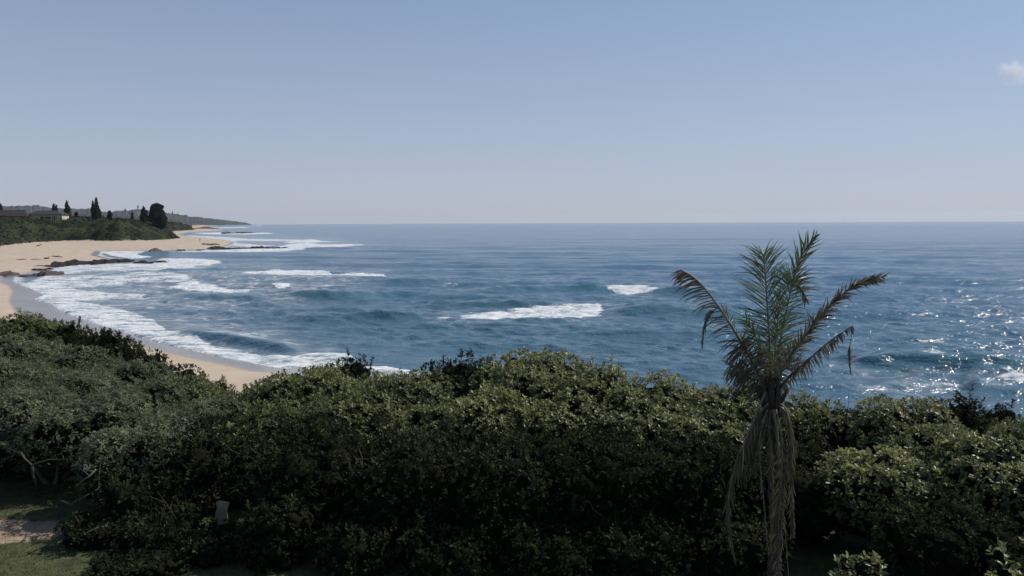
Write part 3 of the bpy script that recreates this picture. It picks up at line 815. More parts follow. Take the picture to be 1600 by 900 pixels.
# ------------------------------------------------------------------ pale board on the lawn
bp = on_plane(346, 821, 6.0)
sc_ = bp[1] / F
outl = [(-10, 0), (-11, 10), (-10.5, 22), (-8, 28), (-11, 36), (-9, 39), (-4, 40), (4, 39), (12, 38.5), (12.5, 35), (10, 30), (9, 25), (11, 14), (12, 6), (6, 4)]
mb = MB()
n = len(outl)
front = [(a * sc_, -0.02, b * sc_) for a, b in outl]; backv = [(a * sc_, 0.02, b * sc_) for a, b in outl]
mb.add(np.array(front + backv), [tuple(range(n)), tuple(range(2 * n - 1, n - 1, -1))] + [(i, (i + 1) % n, n + (i + 1) % n, n + i)[::-1] for i in range(n)])
M_board = plain_mat('weathered_board', (0.25, 0.19, 0.12), (0.36, 0.28, 0.18), 7, 0.75)
bo = link('board', mb.mesh('board', M_board), None, (bp[0], bp[1], 5.99))
bo.rotation_euler = (R_(-8), 0, R_(-12))
tag(bo, 'small pale upright board with waisted outline standing in the shade at the hedge foot', 'board')

# ------------------------------------------------------------------ grass
def blades(n, x0, x1, y0, y1, h, rs):
    x = rs.uniform(x0, x1, n); y = rs.uniform(y0, y1, n)
    soilm = sm(1.3, 0.7, np.hypot((x + 10.4) / 1.7, (y - 14.95) / 0.66))
    keep = rs.uniform(size=n) > soilm * 0.93
    x, y = x[keep], y[keep]
    zz = ground_z(x, y) + 0.0
    hh = h * rs.uniform(0.4, 1.2, len(x)); a = rs.uniform(0, 6.28, len(x)); w = 0.006
    b = np.stack([x, y, zz - 0.01], 1); s_ = np.stack([np.cos(a), np.sin(a), 0 * a], 1) * w
    lean = np.stack([rs.normal(0, .4, len(x)), rs.normal(0, .4, len(x)), np.ones(len(x))], 1) * hh[:, None]
    V = np.stack([b - s_, b + s_, b + lean], 1).reshape(-1, 3)
    return V, np.arange(len(V)).reshape(-1, 3), np.repeat(rs.uniform(0, 1, len(x)), 3)
M_grass = leaf_mat('lawn_grass', (0.022, 0.03, 0.010), (0.055, 0.07, 0.022), (0.14, 0.14, 0.055), 0.7, 0.25, 0.2)
V, Fc, tt = blades(90000, -14, 6, 11.5, 17.5, 0.055, np.random.default_rng(8))
tag(link('lawn_grass', make_mesh('lawn_grass', V, Fc, M_grass, False, {'tint': tt})), 'short green lawn grass beside bare soil in the lower left corner', 'grass', kind='stuff')

# ------------------------------------------------------------------ palm
PB = np.array([x_at(1209, 11.6), 11.6, 6.0]); PB[2] = gz_at(PB[0], PB[1])
palm = empty('palm_tree', PB)
tag(palm, 'wind torn palm with green centre fronds and hanging dead fronds in front of the hedge', 'palm tree')
PY = 11.6
def pp(a, b, dy=0.0): return at_depth(a, b, PY + dy)
def curve(pts, n):
    """Catmull-Rom through the points"""
    pts = np.asarray(pts, float); m = len(pts)
    E = np.concatenate([[2 * pts[0] - pts[1]], pts, [2 * pts[-1] - pts[-2]]])
    t = np.linspace(0, m - 1 - 1e-6, n); i = t.astype(int); f = (t - i)[:, None]
    p0, p1, p2, p3 = E[i], E[i + 1], E[i + 2], E[i + 3]
    return 0.5 * (2 * p1 + (p2 - p0) * f + (2 * p0 - 5 * p1 + 4 * p2 - p3) * f ** 2 + (3 * p1 - p0 - 3 * p2 + p3) * f ** 3)
# trunk with ring scars
tc = curve([PB + np.array([0.02, 0, -0.1]), pp(1212, 860), pp(1210, 760), pp(1208, 690), pp(1206, 640), pp(1203, 605), pp(1202, 575)], 70)
rad = 0.094 + 0.010 * np.sin(np.arange(70) * 1.55) + np.where(np.arange(70) > 50, 0.012, 0) - 0.03 * sm(60, 70, np.arange(70)) + 0.02 * sm(8, 0, np.arange(70))
mb = MB(); mb.tube(tc, rad, 18)
link('trunk', mb.mesh('trunk', M_pbark, True, PB), palm)
# fibrous sheath and cut petiole stubs
rs = np.random.default_rng(77)
for (a0, b0), (a1, b1), r0, r1, dy in [((1196, 640), (1181, 601), 0.035, 0.022, -.1), ((1215, 636), (1232, 606), 0.04, 0.025, -.08), ((1200, 650), (1190, 585), 0.05, 0.03, -.12),
                                 ((1213, 655), (1217, 590), 0.05, 0.03, -.12), ((1205, 640), (1205, 580), 0.055, 0.035, -.13), ((1198, 690), (1186, 640), 0.028, 0.02, -.1), ((1212, 700), (1222, 655), 0.03, 0.02, -.1)]:
    mb = MB(); mb.tube([pp(a0, b0, dy * 0.6), pp((a0 + a1) / 2, (b0 + b1) / 2, dy), pp(a1, b1, dy * 1.1)], [r0, r0 * 0.9, r1], 7)
    link('petiole_stub', mb.mesh('petiole_stub', M_pbark, True, PB), palm)
LEAFLETS = [0]
def frond(pts, label, mat, rmat, n, sides, length, ang, droop, r0=0.022, start=0.12, limp=0.0, wid=0.014, jitter=0.19, tint=0.5, ragged=0.0, seed=1, face=(0, -1, 0.1), single=True, r1=0.004, tintend=0.0):
    """rachis along pts (world) with leaflets; length(t), ang(t) in degrees from the rachis"""
    rs = np.random.default_rng(seed)
    c = curve([pp(*p) for p in pts], 40)
    mb = MB(); mb.tube(c, np.linspace(r0, r1, 40), 6)
    fr = link('frond', mb.mesh('frond', rmat, True, PB), palm)
    if label: fr['label'] = label
    T = np.gradient(c, axis=0); T /= np.linalg.norm(T, axis=1)[:, None]
    face = np.array(face, float)
    joined_v, joined_f, joined_t, off = [], [], [], 0
    for i in range(n):
        t = start + (1 - start) * (i + 0.5) / n
        q = t * 39; k = int(q); f = q - k
        base = c[k] * (1 - f) + c[min(k + 1, 39)] * f
        tg = T[k]
        for sd in sides:
            if rs.uniform() < ragged: continue
            L = length(t) * rs.uniform(1 - jitter * 1.6, 1 + jitter)
            if L < 0.03: continue
            a = R_(ang(t) + rs.normal(0, 60 * jitter))
            side = np.cross(tg, face); side /= np.linalg.norm(side); side = side * sd
            nor = np.cross(side, tg); nor = nor / np.linalg.norm(nor)
            dv = tg * math.cos(a) + side * math.sin(a) + nor * rs.normal(0, 0.22)
            if limp: dv = dv * (1 - limp) + np.array([0, 0, -1.0]) * limp
            dv /= np.linalg.norm(dv)
            p = [base]; d_ = dv.copy(); kink = rs.uniform() < ragged * 0.6
            for s_ in range(4):
                d_ = d_ + np.array([0, 0, -1.0]) * droop * (s_ + 0.5) * 0.35 + rs.normal(0, 0.05, 3)
                if kink and s_ == 2: d_ += np.array([rs.normal(0, .5), rs.normal(0, .3), -1.1])
                d_ /= np.linalg.norm(d_); p.append(p[-1] + d_ * L / 4)
            p = np.array(p)
            wv = np.cross(dv, nor * math.cos(rs.normal(0, .5)) + side * 0.6 * rs.normal(0, .6)); wv /= np.linalg.norm(wv) + 1e-9
            ww = wid * rs.uniform(0.75, 1.2) * np.array([0.55, 1.0, 0.9, 0.55, 0.06])
            fold = np.cross(dv, wv) * ww[:, None] * 0.35
            V = np.stack([p - wv * ww[:, None] + fold, p, p + wv * ww[:, None] + fold], 1).reshape(-1, 3) - PB
            Fq = []
            for s_ in range(4):
                b = s_ * 3
                Fq += [(b, b + 1, b + 4, b + 3), (b + 1, b + 2, b + 5, b + 4)]
            tn = np.clip(tint + rs.normal(0, .16) + tintend * (np.repeat(np.arange(5), 3) / 4.0), 0, 1)
            tn = np.broadcast_to(tn, (15,))
            if single and LEAFLETS[0] < 300:
                LEAFLETS[0] += 1
                link('leaflet', make_mesh('leaflet', V, Fq, mat, False, {'tint': tn}), fr)
            else:
                joined_v.append(V); joined_f.append(np.array(Fq) + off); joined_t.append(tn); off += 15
    if joined_v:
        o = link('leaflet_fringe', make_mesh('leaflet_fringe', np.concatenate(joined_v), np.concatenate(joined_f), mat, False, {'tint': np.concatenate(joined_t)}), fr)
        o['kind'] = 'stuff'
    return fr
hump = lambda a, b, c: (lambda t: a + (b - a) * math.sin(min(1, t / 0.45) * math.pi / 2) if t < 0.45 else b + (c - b) * ((t - 0.45) / 0.55) ** 1.3)
# G1 green centre frond
frond([(1203, 605, 0), (1203, 545, -.10), (1199, 480, -.22), (1196, 430, -.28), (1192, 398, -.26)], 'bright green upright frond in the centre of the crown', M_green, M_rachis, 64, (-1, 1),
      hump(0.46, 0.62, 0.30), lambda t: 58 - 26 * t, 0.10, 0.02, 0.16, wid=0.008, tint=0.55, seed=3, tintend=-0.2)
frond([(1205, 606, .2), (1210, 560, .22), (1214, 510, .22), (1219, 465, .2)], 'dark green frond standing behind the centre of the crown', M_green, M_rachis, 34, (-1, 1),
      hump(0.36, 0.42, 0.22), lambda t: 48 - 16 * t, 0.15, 0.016, 0.12, wid=0.010, tint=0.1, seed=33, single=False)
frond([(1205, 612, .0), (1215, 590, -.1), (1232, 572, -.15), (1250, 570, -.15)], 'short dead frond with curled leaflets right of the crown base', M_brown, M_dryr, 30, (-1, 1),
      lambda t: 0.24, lambda t: 60, 0.5, 0.014, 0.1, limp=0.1, wid=0.010, tint=0.65, ragged=0.2, seed=34, single=False)
# G2 dark green frond leaning right, broken at mid height
frond([(1207, 605, .1), (1217, 545, .15), (1228, 490, .1), (1236, 452, .05), (1239, 438, .05)], 'dark green frond leaning right behind the centre one', M_green, M_rachis, 44, (-1, 1),
      hump(0.40, 0.52, 0.36), lambda t: 62 - 20 * t, 0.22, 0.02, 0.14, wid=0.009, tint=0.05, seed=4)
frond([(1237, 446, .05), (1246, 415, 0), (1258, 390, -.05), (1274, 369, -.1)], 'dark upright tip of the broken frond', M_green, M_dryr, 24, (-1, 1),
      hump(0.24, 0.34, 0.10), lambda t: 34 - 12 * t, 0.0, 0.012, 0.05, wid=0.011, tint=0.12, seed=5)
frond([(1236, 447, 0), (1246, 445, -.1), (1254, 455, -.15), (1260, 470, -.15)], 'bent over dead piece hanging from the broken frond', M_brown, M_dryr, 14, (-1, 1),
      lambda t: 0.13, lambda t: 40, 0.5, 0.012, 0.05, limp=0.45, wid=0.010, tint=0.1, seed=6)
# L1 long left frond
frond([(1197, 610, 0), (1172, 560, -.1), (1140, 505, -.2), (1105, 455, -.3), (1082, 432, -.34), (1063, 421, -.36)], 'long grey brown frond reaching out to the left', M_brown, M_rachis, 96, (-1,),
      hump(0.34, 0.46, 0.2), lambda t: 58 - 22 * t, 0.25, 0.024, 0.10, limp=0.15, wid=0.010, tint=0.42, ragged=0.08, seed=7)
frond([(1197, 608, .05), (1176, 562, -.05), (1150, 520, -.12), (1128, 488, -.2)], 'drying inner frond at the left of the crown', M_brown, M_rachis, 26, (1,),
      lambda t: 0.22, lambda t: 26, 0.05, 0.012, 0.2, wid=0.009, tint=0.6, ragged=0.25, seed=8)
# hanging broken tip
frond([(1120, 482, -.25), (1108, 490, -.28), (1101, 508, -.3), (1097, 540, -.3)], 'dark broken tip hanging from the left frond', M_brown, M_dryr, 14, (-1, 1),
      lambda t: 0.16 - 0.06 * t, lambda t: 18, 0.3, 0.009, 0.05, limp=0.35, wid=0.010, tint=0.08, seed=9)
# L3 shaggy low left
frond([(1199, 622, 0), (1184, 590, -.2), (1168, 562, -.32), (1150, 540, -.4)], 'shaggy dead frond at the lower left of the crown', M_brown, M_dryr, 70, (-1, 1),
      hump(0.34, 0.46, 0.30), lambda t: 66, 0.28, 0.022, 0.05, limp=0.28, wid=0.012, tint=0.2, ragged=0.05, seed=10)
frond([(1200, 618, .1), (1180, 598, .1), (1158, 582, .05), (1140, 572, 0)], 'second shaggy dead frond low on the left', M_brown, M_dryr, 46, (-1, 1),
      lambda t: 0.26, lambda t: 55, 0.35, 0.018, 0.1, limp=0.3, wid=0.011, tint=0.15, ragged=0.05, seed=11)
# R1 upper right
frond([(1206, 612, .05), (1224, 575, 0), (1256, 528, -.1), (1292, 483, -.2), (1335, 447, -.3), (1380, 432, -.38)], 'long withered frond rising to the right', M_brown, M_dryr, 96, (-1, 1),
      hump(0.14, 0.26, 0.12), lambda t: 26, 0.12, 0.022, 0.16, limp=0.12, wid=0.011, tint=0.28, ragged=0.1, seed=12)
# R2 lower right
frond([(1209, 622, 0), (1230, 592, -.15), (1262, 563, -.3), (1298, 532, -.42), (1332, 509, -.5)], 'lower right frond with ragged hanging leaflets', M_brown, M_dryr, 56, (1, -1),
      hump(0.16, 0.24, 0.10), lambda t: 46, 0.5, 0.028, 0.1, limp=0.55, wid=0.011, tint=0.2, ragged=0.3, seed=13)
frond([(1331, 510, -.5), (1330, 528, -.5), (1327, 550, -.5), (1329, 583, -.5)], 'broken tip hanging at the far right on a thin stalk', M_brown, M_dryr, 12, (-1, 1),
      lambda t: 0.17 * (1.05 - t) + 0.03, lambda t: 12, 0.2, 0.007, 0.5, limp=0.3, wid=0.010, tint=0.12, seed=14, r1=0.003)
frond([(1208, 615, .1), (1216, 580, .15), (1226, 556, .2), (1240, 540, .2)], 'short curled dead frond between the green and right fronds', M_brown, M_dryr, 22, (-1, 1),
      lambda t: 0.22, lambda t: 50, 0.3, 0.014, 0.15, limp=0.15, wid=0.010, tint=0.55, ragged=0.15, seed=15)
frond([(1201, 610, -.05), (1196, 575, -.2), (1182, 530, -.3), (1166, 500, -.36)], 'short yellow green frond left of the centre one', M_green, M_rachis, 24, (-1, 1),
      lambda t: 0.22, lambda t: 30, 0.05, 0.014, 0.2, wid=0.010, tint=0.75, seed=16)
# hanging dead fronds
frond([(1196, 612, -.15), (1184, 640, -.3), (1168, 680, -.36), (1150, 725, -.38), (1139, 775, -.38), (1139, 820, -.38), (1149, 880, -.35)], 'long dead frond hanging left of the trunk', M_brown, M_dryr, 90, (-1, 1),
      hump(0.20, 0.42, 0.04), lambda t: 16, 0.1, 0.02, 0.12, limp=0.55, wid=0.010, tint=0.30, seed=17, r1=0.012)
frond([(1200, 640, -.18), (1188, 665, -.25), (1176, 700, -.28), (1165, 740, -.28)], 'short dead frond hanging close left of the trunk', M_brown, M_dryr, 70, (-1, 1),
      lambda t: 0.36 - 0.2 * t, lambda t: 22, 0.1, 0.014, 0.05, limp=0.6, wid=0.010, tint=0.18, seed=18)
frond([(1198, 640, -.2), (1186, 690, -.3), (1189, 740, -.3), (1195, 800, -.28), (1199, 856, -.26)], 'bare stalk of a dead frond hanging beside the trunk', M_brown, M_dryr, 20, (-1, 1),
      lambda t: 0.25 * (1 - t) + 0.04, lambda t: 18, 0.1, 0.013, 0.1, limp=0.7, wid=0.009, tint=0.35, ragged=0.3, seed=19, r1=0.008)
frond([(1212, 640, -.2), (1222, 690, -.32), (1220, 760, -.34), (1216, 830, -.34), (1216, 900, -.33), (1217, 940, -.3)], 'broad dead frond hanging in front of the trunk', M_brown, M_dryr, 96, (-1, 1),
      hump(0.14, 0.24, 0.10), lambda t: 40, 0.1, 0.016, 0.2, limp=0.30, wid=0.010, tint=0.24, seed=20)
frond([(1213, 628, -.1), (1228, 640, -.2), (1236, 680, -.28), (1235, 730, -.28), (1238, 800, -.26), (1238, 832, -.26)], 'dead frond hanging on the right of the trunk', M_brown, M_dryr, 76, (-1, 1),
      hump(0.12, 0.22, 0.12), lambda t: 26, 0.1, 0.014, 0.25, limp=0.5, wid=0.010, tint=0.28, seed=21)
frond([(1204, 636, -.1), (1202, 670, -.2), (1206, 720, -.22), (1207, 790, -.22), (1203, 860, -.22)], 'ragged dead frond lying against the front of the trunk', M_brown, M_dryr, 70, (-1, 1),
      lambda t: 0.16 - 0.06 * t, lambda t: 28, 0.1, 0.013, 0.1, limp=0.5, wid=0.009, tint=0.14, ragged=0.1, seed=41)
frond([(1200, 630, -.15), (1181, 655, -.25), (1174, 690, -.3), (1180, 735, -.3)], 'matted dead frond hanging behind the short left one', M_brown, M_dryr, 60, (-1, 1),
      lambda t: 0.26 - 0.12 * t, lambda t: 20, 0.1, 0.012, 0.05, limp=0.6, wid=0.008, tint=0.12, ragged=0.1, seed=42)
frond([(1210, 628, -.05), (1232, 650, -.1), (1241, 690, -.12), (1240, 730, -.12)], 'wispy dead frond hanging at the far right of the trunk', M_brown, M_dryr, 44, (-1, 1),
      lambda t: 0.26 - 0.1 * t, lambda t: 24, 0.1, 0.010, 0.1, limp=0.6, wid=0.007, tint=0.25, ragged=0.15, seed=43)
frond([(1222, 770, -.3), (1226, 820, -.3), (1230, 870, -.3), (1233, 925, -.3)], 'thin pale bare stalk hanging low at the right of the trunk', M_brown, M_rachis, 6, (1,),
      lambda t: 0.1, lambda t: 20, 0.1, 0.009, 0.1, limp=0.5, wid=0.007, tint=0.7, seed=22)
frond([(1207, 640, -.2), (1212, 660, -.24), (1215, 690, -.25), (1216, 720, -.25)], 'flat pale leaf base hanging down the trunk', M_brown, M_dryr, 8, (-1, 1),
      lambda t: 0.2, lambda t: 10, 0.1, 0.03, 0.1, limp=0.7, wid=0.014, tint=0.5, seed=23, r1=0.012)

# ------------------------------------------------------------------ headland scrub
def scrub(name, x0, x1, y0, y1, step, nleaf, lsize, label, seed, lump=1.0):
    xs = np.arange(x0, x1, step); yy = np.arange(y0, y1, step)
    Yg, Xg = np.meshgrid(yy, xs, indexing='ij')
    X, Y = Xg.ravel(), Yg.ravel()
    def canopy(X, Y):
        d = poly_sd(X, Y, veg)
        # wind pruned ridges running up the slope
        u = X * 0.8 + Y * 0.6; v = -X * 0.6 + Y * 0.8
        l = np.abs(fbm(u / 9, v / 5, seed, 3) - 0.5) * 2
        l2 = fbm(X / 14, Y / 14, seed + 5, 3)
        h = (0.2 + 3.4 * (l2 - 0.35) + 2.6 * (1 - l) ** 2 - 0.9) * lump
        e = sm(0, 7, d)
        return ground_z(X, Y) + drop(X, Y) + h * e - 0.6 * (1 - e), d
    Z, d = canopy(X, Y)
    Fc = grid_faces(*Xg.shape)
    keep = (d[Fc] > -1.0).any(axis=1)
    me = make_mesh(name, np.stack([X, Y, Z], 1), Fc[keep], M_far, False, {'tint': np.clip(fbm(X / 8, Y / 8, seed + 9, 3) * 1.3 - 0.25, 0, 1)})
    o = link(name, me); tag(o, label, 'scrub', kind='stuff')
    rs = np.random.default_rng(seed)
    lx = rs.uniform(x0, x1, nleaf); ly = rs.uniform(y0, y1, nleaf)
    lz, d = canopy(lx, ly); k = d > 0.5
    P0 = np.stack([lx, ly, lz + 0.05], 1)[k]
    t = np.clip(fbm(lx / 12, ly / 12, seed + 11, 3) * 2.4 - 0.8 + rs.normal(0, .12, nleaf), 0, 1)[k]
    N = np.tile([0, -0.3, 1.0], (len(P0), 1)) + rs.normal(0, .5, P0.shape)
    me2 = leaves_mesh(name + '_leaves', P0, N, np.full(len(P0), lsize), 5, M_far, 1, t, rs=rs, wide=0.7, cup=0.3)
    o2 = link('foliage', me2, o); o2['kind'] = 'stuff'
scrub('headland_scrub', -470, -190, 215, 700, 1.6, 52000, 0.75, 'dense dark wind pruned scrub covering the headland behind the left beach', 31, 1.45)
scrub('far_scrub', -900, -380, 700, 1500, 6.0, 14000, 2.2, 'low scrub on the second smaller point beyond the headland', 41, 1.6)

# ------------------------------------------------------------------ trees on the headland
def tree(px, Y, top, base_py, wpx, kind, label, group, name):
    """tree with foliage lobes; top and base rows in the frame give its height"""
    rs = np.random.default_rng(int(px * 3 + Y))
    t = at_depth(px, top, Y); x, y = t[0], t[1]
    zg = gz_at(x, y) + drop(x, y); h = t[2] - zg; w = wpx / F * Y
    root = empty(name, (x, y, zg)); tag(root, label, 'tree', group)
    mb = MB(); mb.tube([(x, y, zg - 0.3), (x + 0.1, y, zg + h * 0.5), (x, y, zg + h * 0.92)], [0.035 * h, 0.022 * h, 0.006 * h], 7)
    link('trunk', mb.mesh('trunk', M_bark, True, (x, y, zg)), root)
    L = []
    zl = at_depth(px, base_py, Y)[2]
    zl = min(max(zl, zg + 0.4), zg + 0.15 * h)
    if kind == 'column':
        n = 12
        for i in range(n):
            f = i / (n - 1); r = w * 0.5 * (0.55 + 0.5 * math.sin(math.pi * min(1, 0.2 + f * 0.8))) * (1 - 0.72 * f ** 3) 
            L.append((x + rs.normal(0, .12) * w, y + rs.normal(0, .1) * w, zl + r * 0.4 + (t[2] - zl - r * 0.9) * f, r * rs.uniform(0.85, 1.1)))
    elif kind == 'pine':
        n = 14
        for i in range(n):
            f = i / (n - 1); r = w * 0.5 * (1.0 - 0.86 * f) * rs.uniform(0.8, 1.15) + 0.12
            L.append((x + rs.normal(0, .06) * w, y, zl + r * 0.4 + (t[2] - zl - r * 0.8) * f, r))
    else:
        for i in range(44):
            a = rs.uniform(0, 6.28); f = ((i + .5) / 44) ** 1.1; rr = w * 0.5 * (1 - 0.42 * f ** 3); r = w * rs.uniform(0.08, 0.22); rr = rr * rs.uniform(0.8, 1.22)
            L.append((x + (rr - r) * math.cos(a), y + (rr - r) * math.sin(a), zl + r * 0.6 + (t[2] - zl - 1.7 * r) * f, r))
        L.append((x, y, t[2] - w * 0.2, w * 0.2)); L.append((x, y, (t[2] + zl) / 2, w * 0.36))
    L = np.array(L)
    Pp, Nn, _ = lobe_points(L, 16, rs, zg, 0.6)
    me = leaves_mesh('crown', Pp, Nn + rs.normal(0, .4, Pp.shape), np.full(len(Pp), 0.62 if Y < 800 else 1.0), 4, M_pine, 1, rs.uniform(0, 1, len(Pp)), (x, y, zg), rs=rs, wide=0.6, cup=0.3)
    link('crown', me, root)
    V, Fc = ICO2; vs = []; fs = []; off = 0
    for (a, b, c_, r) in L:
        vs.append(V * r * 0.82 + np.array([a, b, c_])); fs.append(Fc + off); off += len(V)
    link('light_block_core', make_mesh('light_block_core', np.concatenate(vs) - np.array([x, y, zg]), np.concatenate(fs), M_core), root)  # solid dark cores added to keep light out of the tree crown
HT = 'trees standing above the headland scrub'
tree(104.5, 560, 314, 338, 6, 'column', 'single columnar tree right of the white house, rising above the hills', HT, 'columnar_tree')
tree(145, 565, 313.5, 338, 5, 'column', 'shorter left one of the close pair of pointed trees', HT, 'pointed_tree')
tree(150.3, 560, 309.5, 340, 6.5, 'pine', 'tallest pointed tree, right one of the close pair', HT, 'pointed_tree')
tree(155, 562, 327, 342, 5, 'round', 'low bushy tree at the foot of the pointed pair, on its right', HT, 'small_tree')
tree(171, 560, 330, 344, 6, 'round', 'small round tree between the pointed pair and the hill gap', HT, 'small_tree')
tree(119, 555, 332, 342, 4, 'round', 'small tree between the single column and the pointed pair', HT, 'small_tree')
tree(83.5, 900, 319, 330, 3, 'column', 'left one of two tiny column trees behind the house roof', HT, 'columnar_tree')
tree(87.5, 900, 319.5, 330, 3, 'column', 'right one of two tiny column trees behind the house roof', HT, 'columnar_tree')
tree(223.5, 560, 323, 346, 7, 'column', 'dark tree just left of the big dark tree', HT, 'columnar_tree')
tree(228.5, 562, 329, 346, 5, 'round', 'small dark tree squeezed against the big dark tree', HT, 'small_tree')
tree(244.5, 552, 318.5, 352, 25, 'round', 'big dense dark tree, widest one on the headland', HT, 'dense_tree')
tree(206.5, 700, 330, 342, 3, 'column', 'thin tree in front of the grey hill, left of the dark trees', HT, 'small_tree')
tree(1, 700, 318, 340, 5, 'column', 'tree at the very left edge above the house roof', HT, 'small_tree')

# ------------------------------------------------------------------ far hills
M_hill, nt, out = new_mat('hazed_hill_bush'); g = NT(nt)
n1 = g.noise(g.pos(), 0.02, 6, 0.7)
g.l(g.bsdf(g.ramp(n1, [(0.3, (0.028, 0.033, 0.034)), (0.55, (0.05, 0.055, 0.054)), (0.8, (0.12, 0.12, 0.12))]), 0.95, None, 0.1), out.inputs[0])  # greyed foliage: some of the distance haze is put into the colour
def hills(name, tops, Y0, Y1, depth, seed, rough=1.0, step=0.8):
    xs = np.arange(tops[0][0], tops[-1][0] + 0.01, step)
    ty = np.interp(xs, [t[0] for t in tops], [t[1] for t in tops])
    ty = ty - rough * (fbm(xs / 5.0, xs * 0, seed, 4) - 0.5) * 3.0 - rough * 0.9 * (vnoise(xs / 1.7, xs * 0, seed + 3) > 0.62) * vnoise(xs / 1.2, xs * 0, seed + 4)
    Yc = np.interp(xs, [tops[0][0], tops[-1][0]], [Y0, Y1])
    rows = np.linspace(-1, 1, 22); V = []
    for r in rows:
        for x, t_, y in zip(xs, ty, Yc):
            P_ = at_depth(x, t_, y); hgt = P_[2]
            yy = y + r * depth
            X = P_[0] / y * yy
            prof = math.cos(r * math.pi / 2) ** 0.8
            zz = hgt * prof * (1 if abs(r) < 0.05 else 0.93 + 0.12 * float(vnoise(np.array([x / 3.0 + r * 9]), np.array([r * 14.0]), seed)[0]))
            V.append((X, yy, min(zz, hgt) if r else hgt))
    V = np.array(V)
    V[:, 2] = np.where(np.repeat(np.abs(rows) > 0.99, len(xs)), -3, V[:, 2])
    tag(link(name, make_mesh(name, V, grid_faces(len(rows), len(xs)), M_hill, True)), kind='structure')
hills('hills', [(-260, 322), (-120, 318), (0, 322), (30, 322.5), (62, 321.5), (75, 324.5), (105, 325.5), (143, 327), (160, 331), (173, 332.5), (183, 329), (196, 329), (204, 329), (214, 326), (226, 328), (262, 333), (288, 336.5), (300, 338.5), (330, 342), (352, 347)], 3600, 5200, 700, 61)
hills('hills', [(160, 341), (200, 336), (240, 338), (262, 339), (285, 341), (300, 343), (312, 343), (320, 341.5), (340, 343), (352, 344), (365, 345.5), (380, 347.5), (392, 349.5)], 3000, 6400, 500, 71, 0.6)
hills('hills', [(-260, 330), (0, 331), (60, 333), (120, 334), (180, 337), (240, 341), (262, 342), (275, 343.5), (290, 346), (300, 349)], 1700, 2300, 280, 81, 0.8)
for i, (px, tp, lb) in enumerate([(195.5, 325.5, 'tiny hazy tree on the low hill left of the grey peak'), (215.5, 320.5, 'tiny thin tree poking from the top of the grey peak'),
                                  (269, 330, 'tiny hazy tree on the ridge right of the big dark tree'), (278, 333, 'second tiny hazy tree further down the far ridge')]):
    Y = 3900
    t = at_depth(px, tp, Y); b = at_depth(px, tp + 7, Y); w = 1.1 / F * Y
    root = empty('far_tree', (t[0], Y, b[2])); tag(root, lb, 'tree', 'tiny trees on the far ridge')
    mb = MB(); mb.tube([(t[0], Y, b[2]), (t[0], Y, t[2] - 1)], [w * 0.2, w * 0.1], 6)
    link('trunk', mb.mesh('trunk', M_bark, False, (t[0], Y, b[2])), root)
    V, Fc = ICO2; vs, fs = [], []
    for j in range(4):
        vs.append(V * w * (1.1 - 0.2 * j) * np.random.default_rng(j + i).uniform(0.8, 1.2, (len(V), 1)) + np.array([0, 0, (t[2] - b[2]) * (0.45 + 0.17 * j)])); fs.append(Fc + j * len(V))
    link('crown', make_mesh('crown', np.concatenate(vs), np.concatenate(fs), M_pine, False, {'tint': np.full(len(V) * 4, 0.5)}), root)

# ------------------------------------------------------------------ house
HY = 512.0
hp = lambda a, b, dy=0: at_depth(a, b, HY + dy)
hc = hp(70, 344)
zb = gz_at(hc[0], HY) - 0.3
M_wall = plain_mat('cream_plaster', (0.44, 0.42, 0.35), (0.54, 0.51, 0.43), 0.5, 0.8)
M_roof = plain_mat('brown_roof_tiles', (0.035, 0.028, 0.027), (0.060, 0.048, 0.045), 1.5, 0.8)
M_win = plain_mat('dark_window', (0.02, 0.024, 0.03), (0.035, 0.04, 0.045), 0.5, 0.15)
house = empty('house', (hc[0], HY, zb)); HO = np.array([hc[0], HY, zb])
tag(house, 'low cream walled house with brown hipped roofs above the headland scrub', 'house')
def hipped(x0, x1, y0, y1, z0, z1, inset):
    ym = (y0 + y1) / 2
    V = np.array([(x0, y0, z0), (x1, y0, z0), (x1, y1, z0), (x0, y1, z0), (x0 + inset, ym, z1), (x1 - inset, ym, z1),
                  (x0, y0, z0 - .25), (x1, y0, z0 - .25), (x1, y1, z0 - .25), (x0, y1, z0 - .25)])
    return V, [(0, 1, 5, 4), (1, 2, 5), (2, 3, 4, 5), (3, 0, 4), (0, 6, 7, 1), (1, 7, 8, 2), (2, 8, 9, 3), (3, 9, 6, 0), (9, 8, 7, 6)]
xl, xr = hp(42, 340)[0], hp(97, 340)[0]
zt = hp(70, 335.8)[2]; zr = hp(60, 329)[2]
mb = MB(); mb.box(((xl + xr) / 2, HY + 4, (zb + zt) / 2), (xr - xl, 8, zt - zb)); link('wall', mb.mesh('wall', M_wall, False, HO), house)
mb = MB(); mb.add(*hipped(xl - 1, xr + 0.8, HY - 1.2, HY + 9, zt + 0.26, zr, 6.5)); link('roof', mb.mesh('roof', M_roof, False, HO), house)
xl2, xr2 = hp(-30, 340)[0], hp(46, 340)[0]
zt2 = hp(20, 338.5)[2]; zr2 = hp(10, 328)[2]
mb = MB(); mb.box(((xl2 + xr2) / 2, HY + 2.5, (zb + zt2) / 2), (xr2 - xl2, 9, zt2 - zb)); link('wall', mb.mesh('wall', M_wall, False, HO), house)
mb = MB(); mb.add(*hipped(xl2 - .8, xr2 + .8, HY - 3, HY + 8, zt2 + 0.26, zr2, 5)); link('roof', mb.mesh('roof', M_roof, False, HO), house)
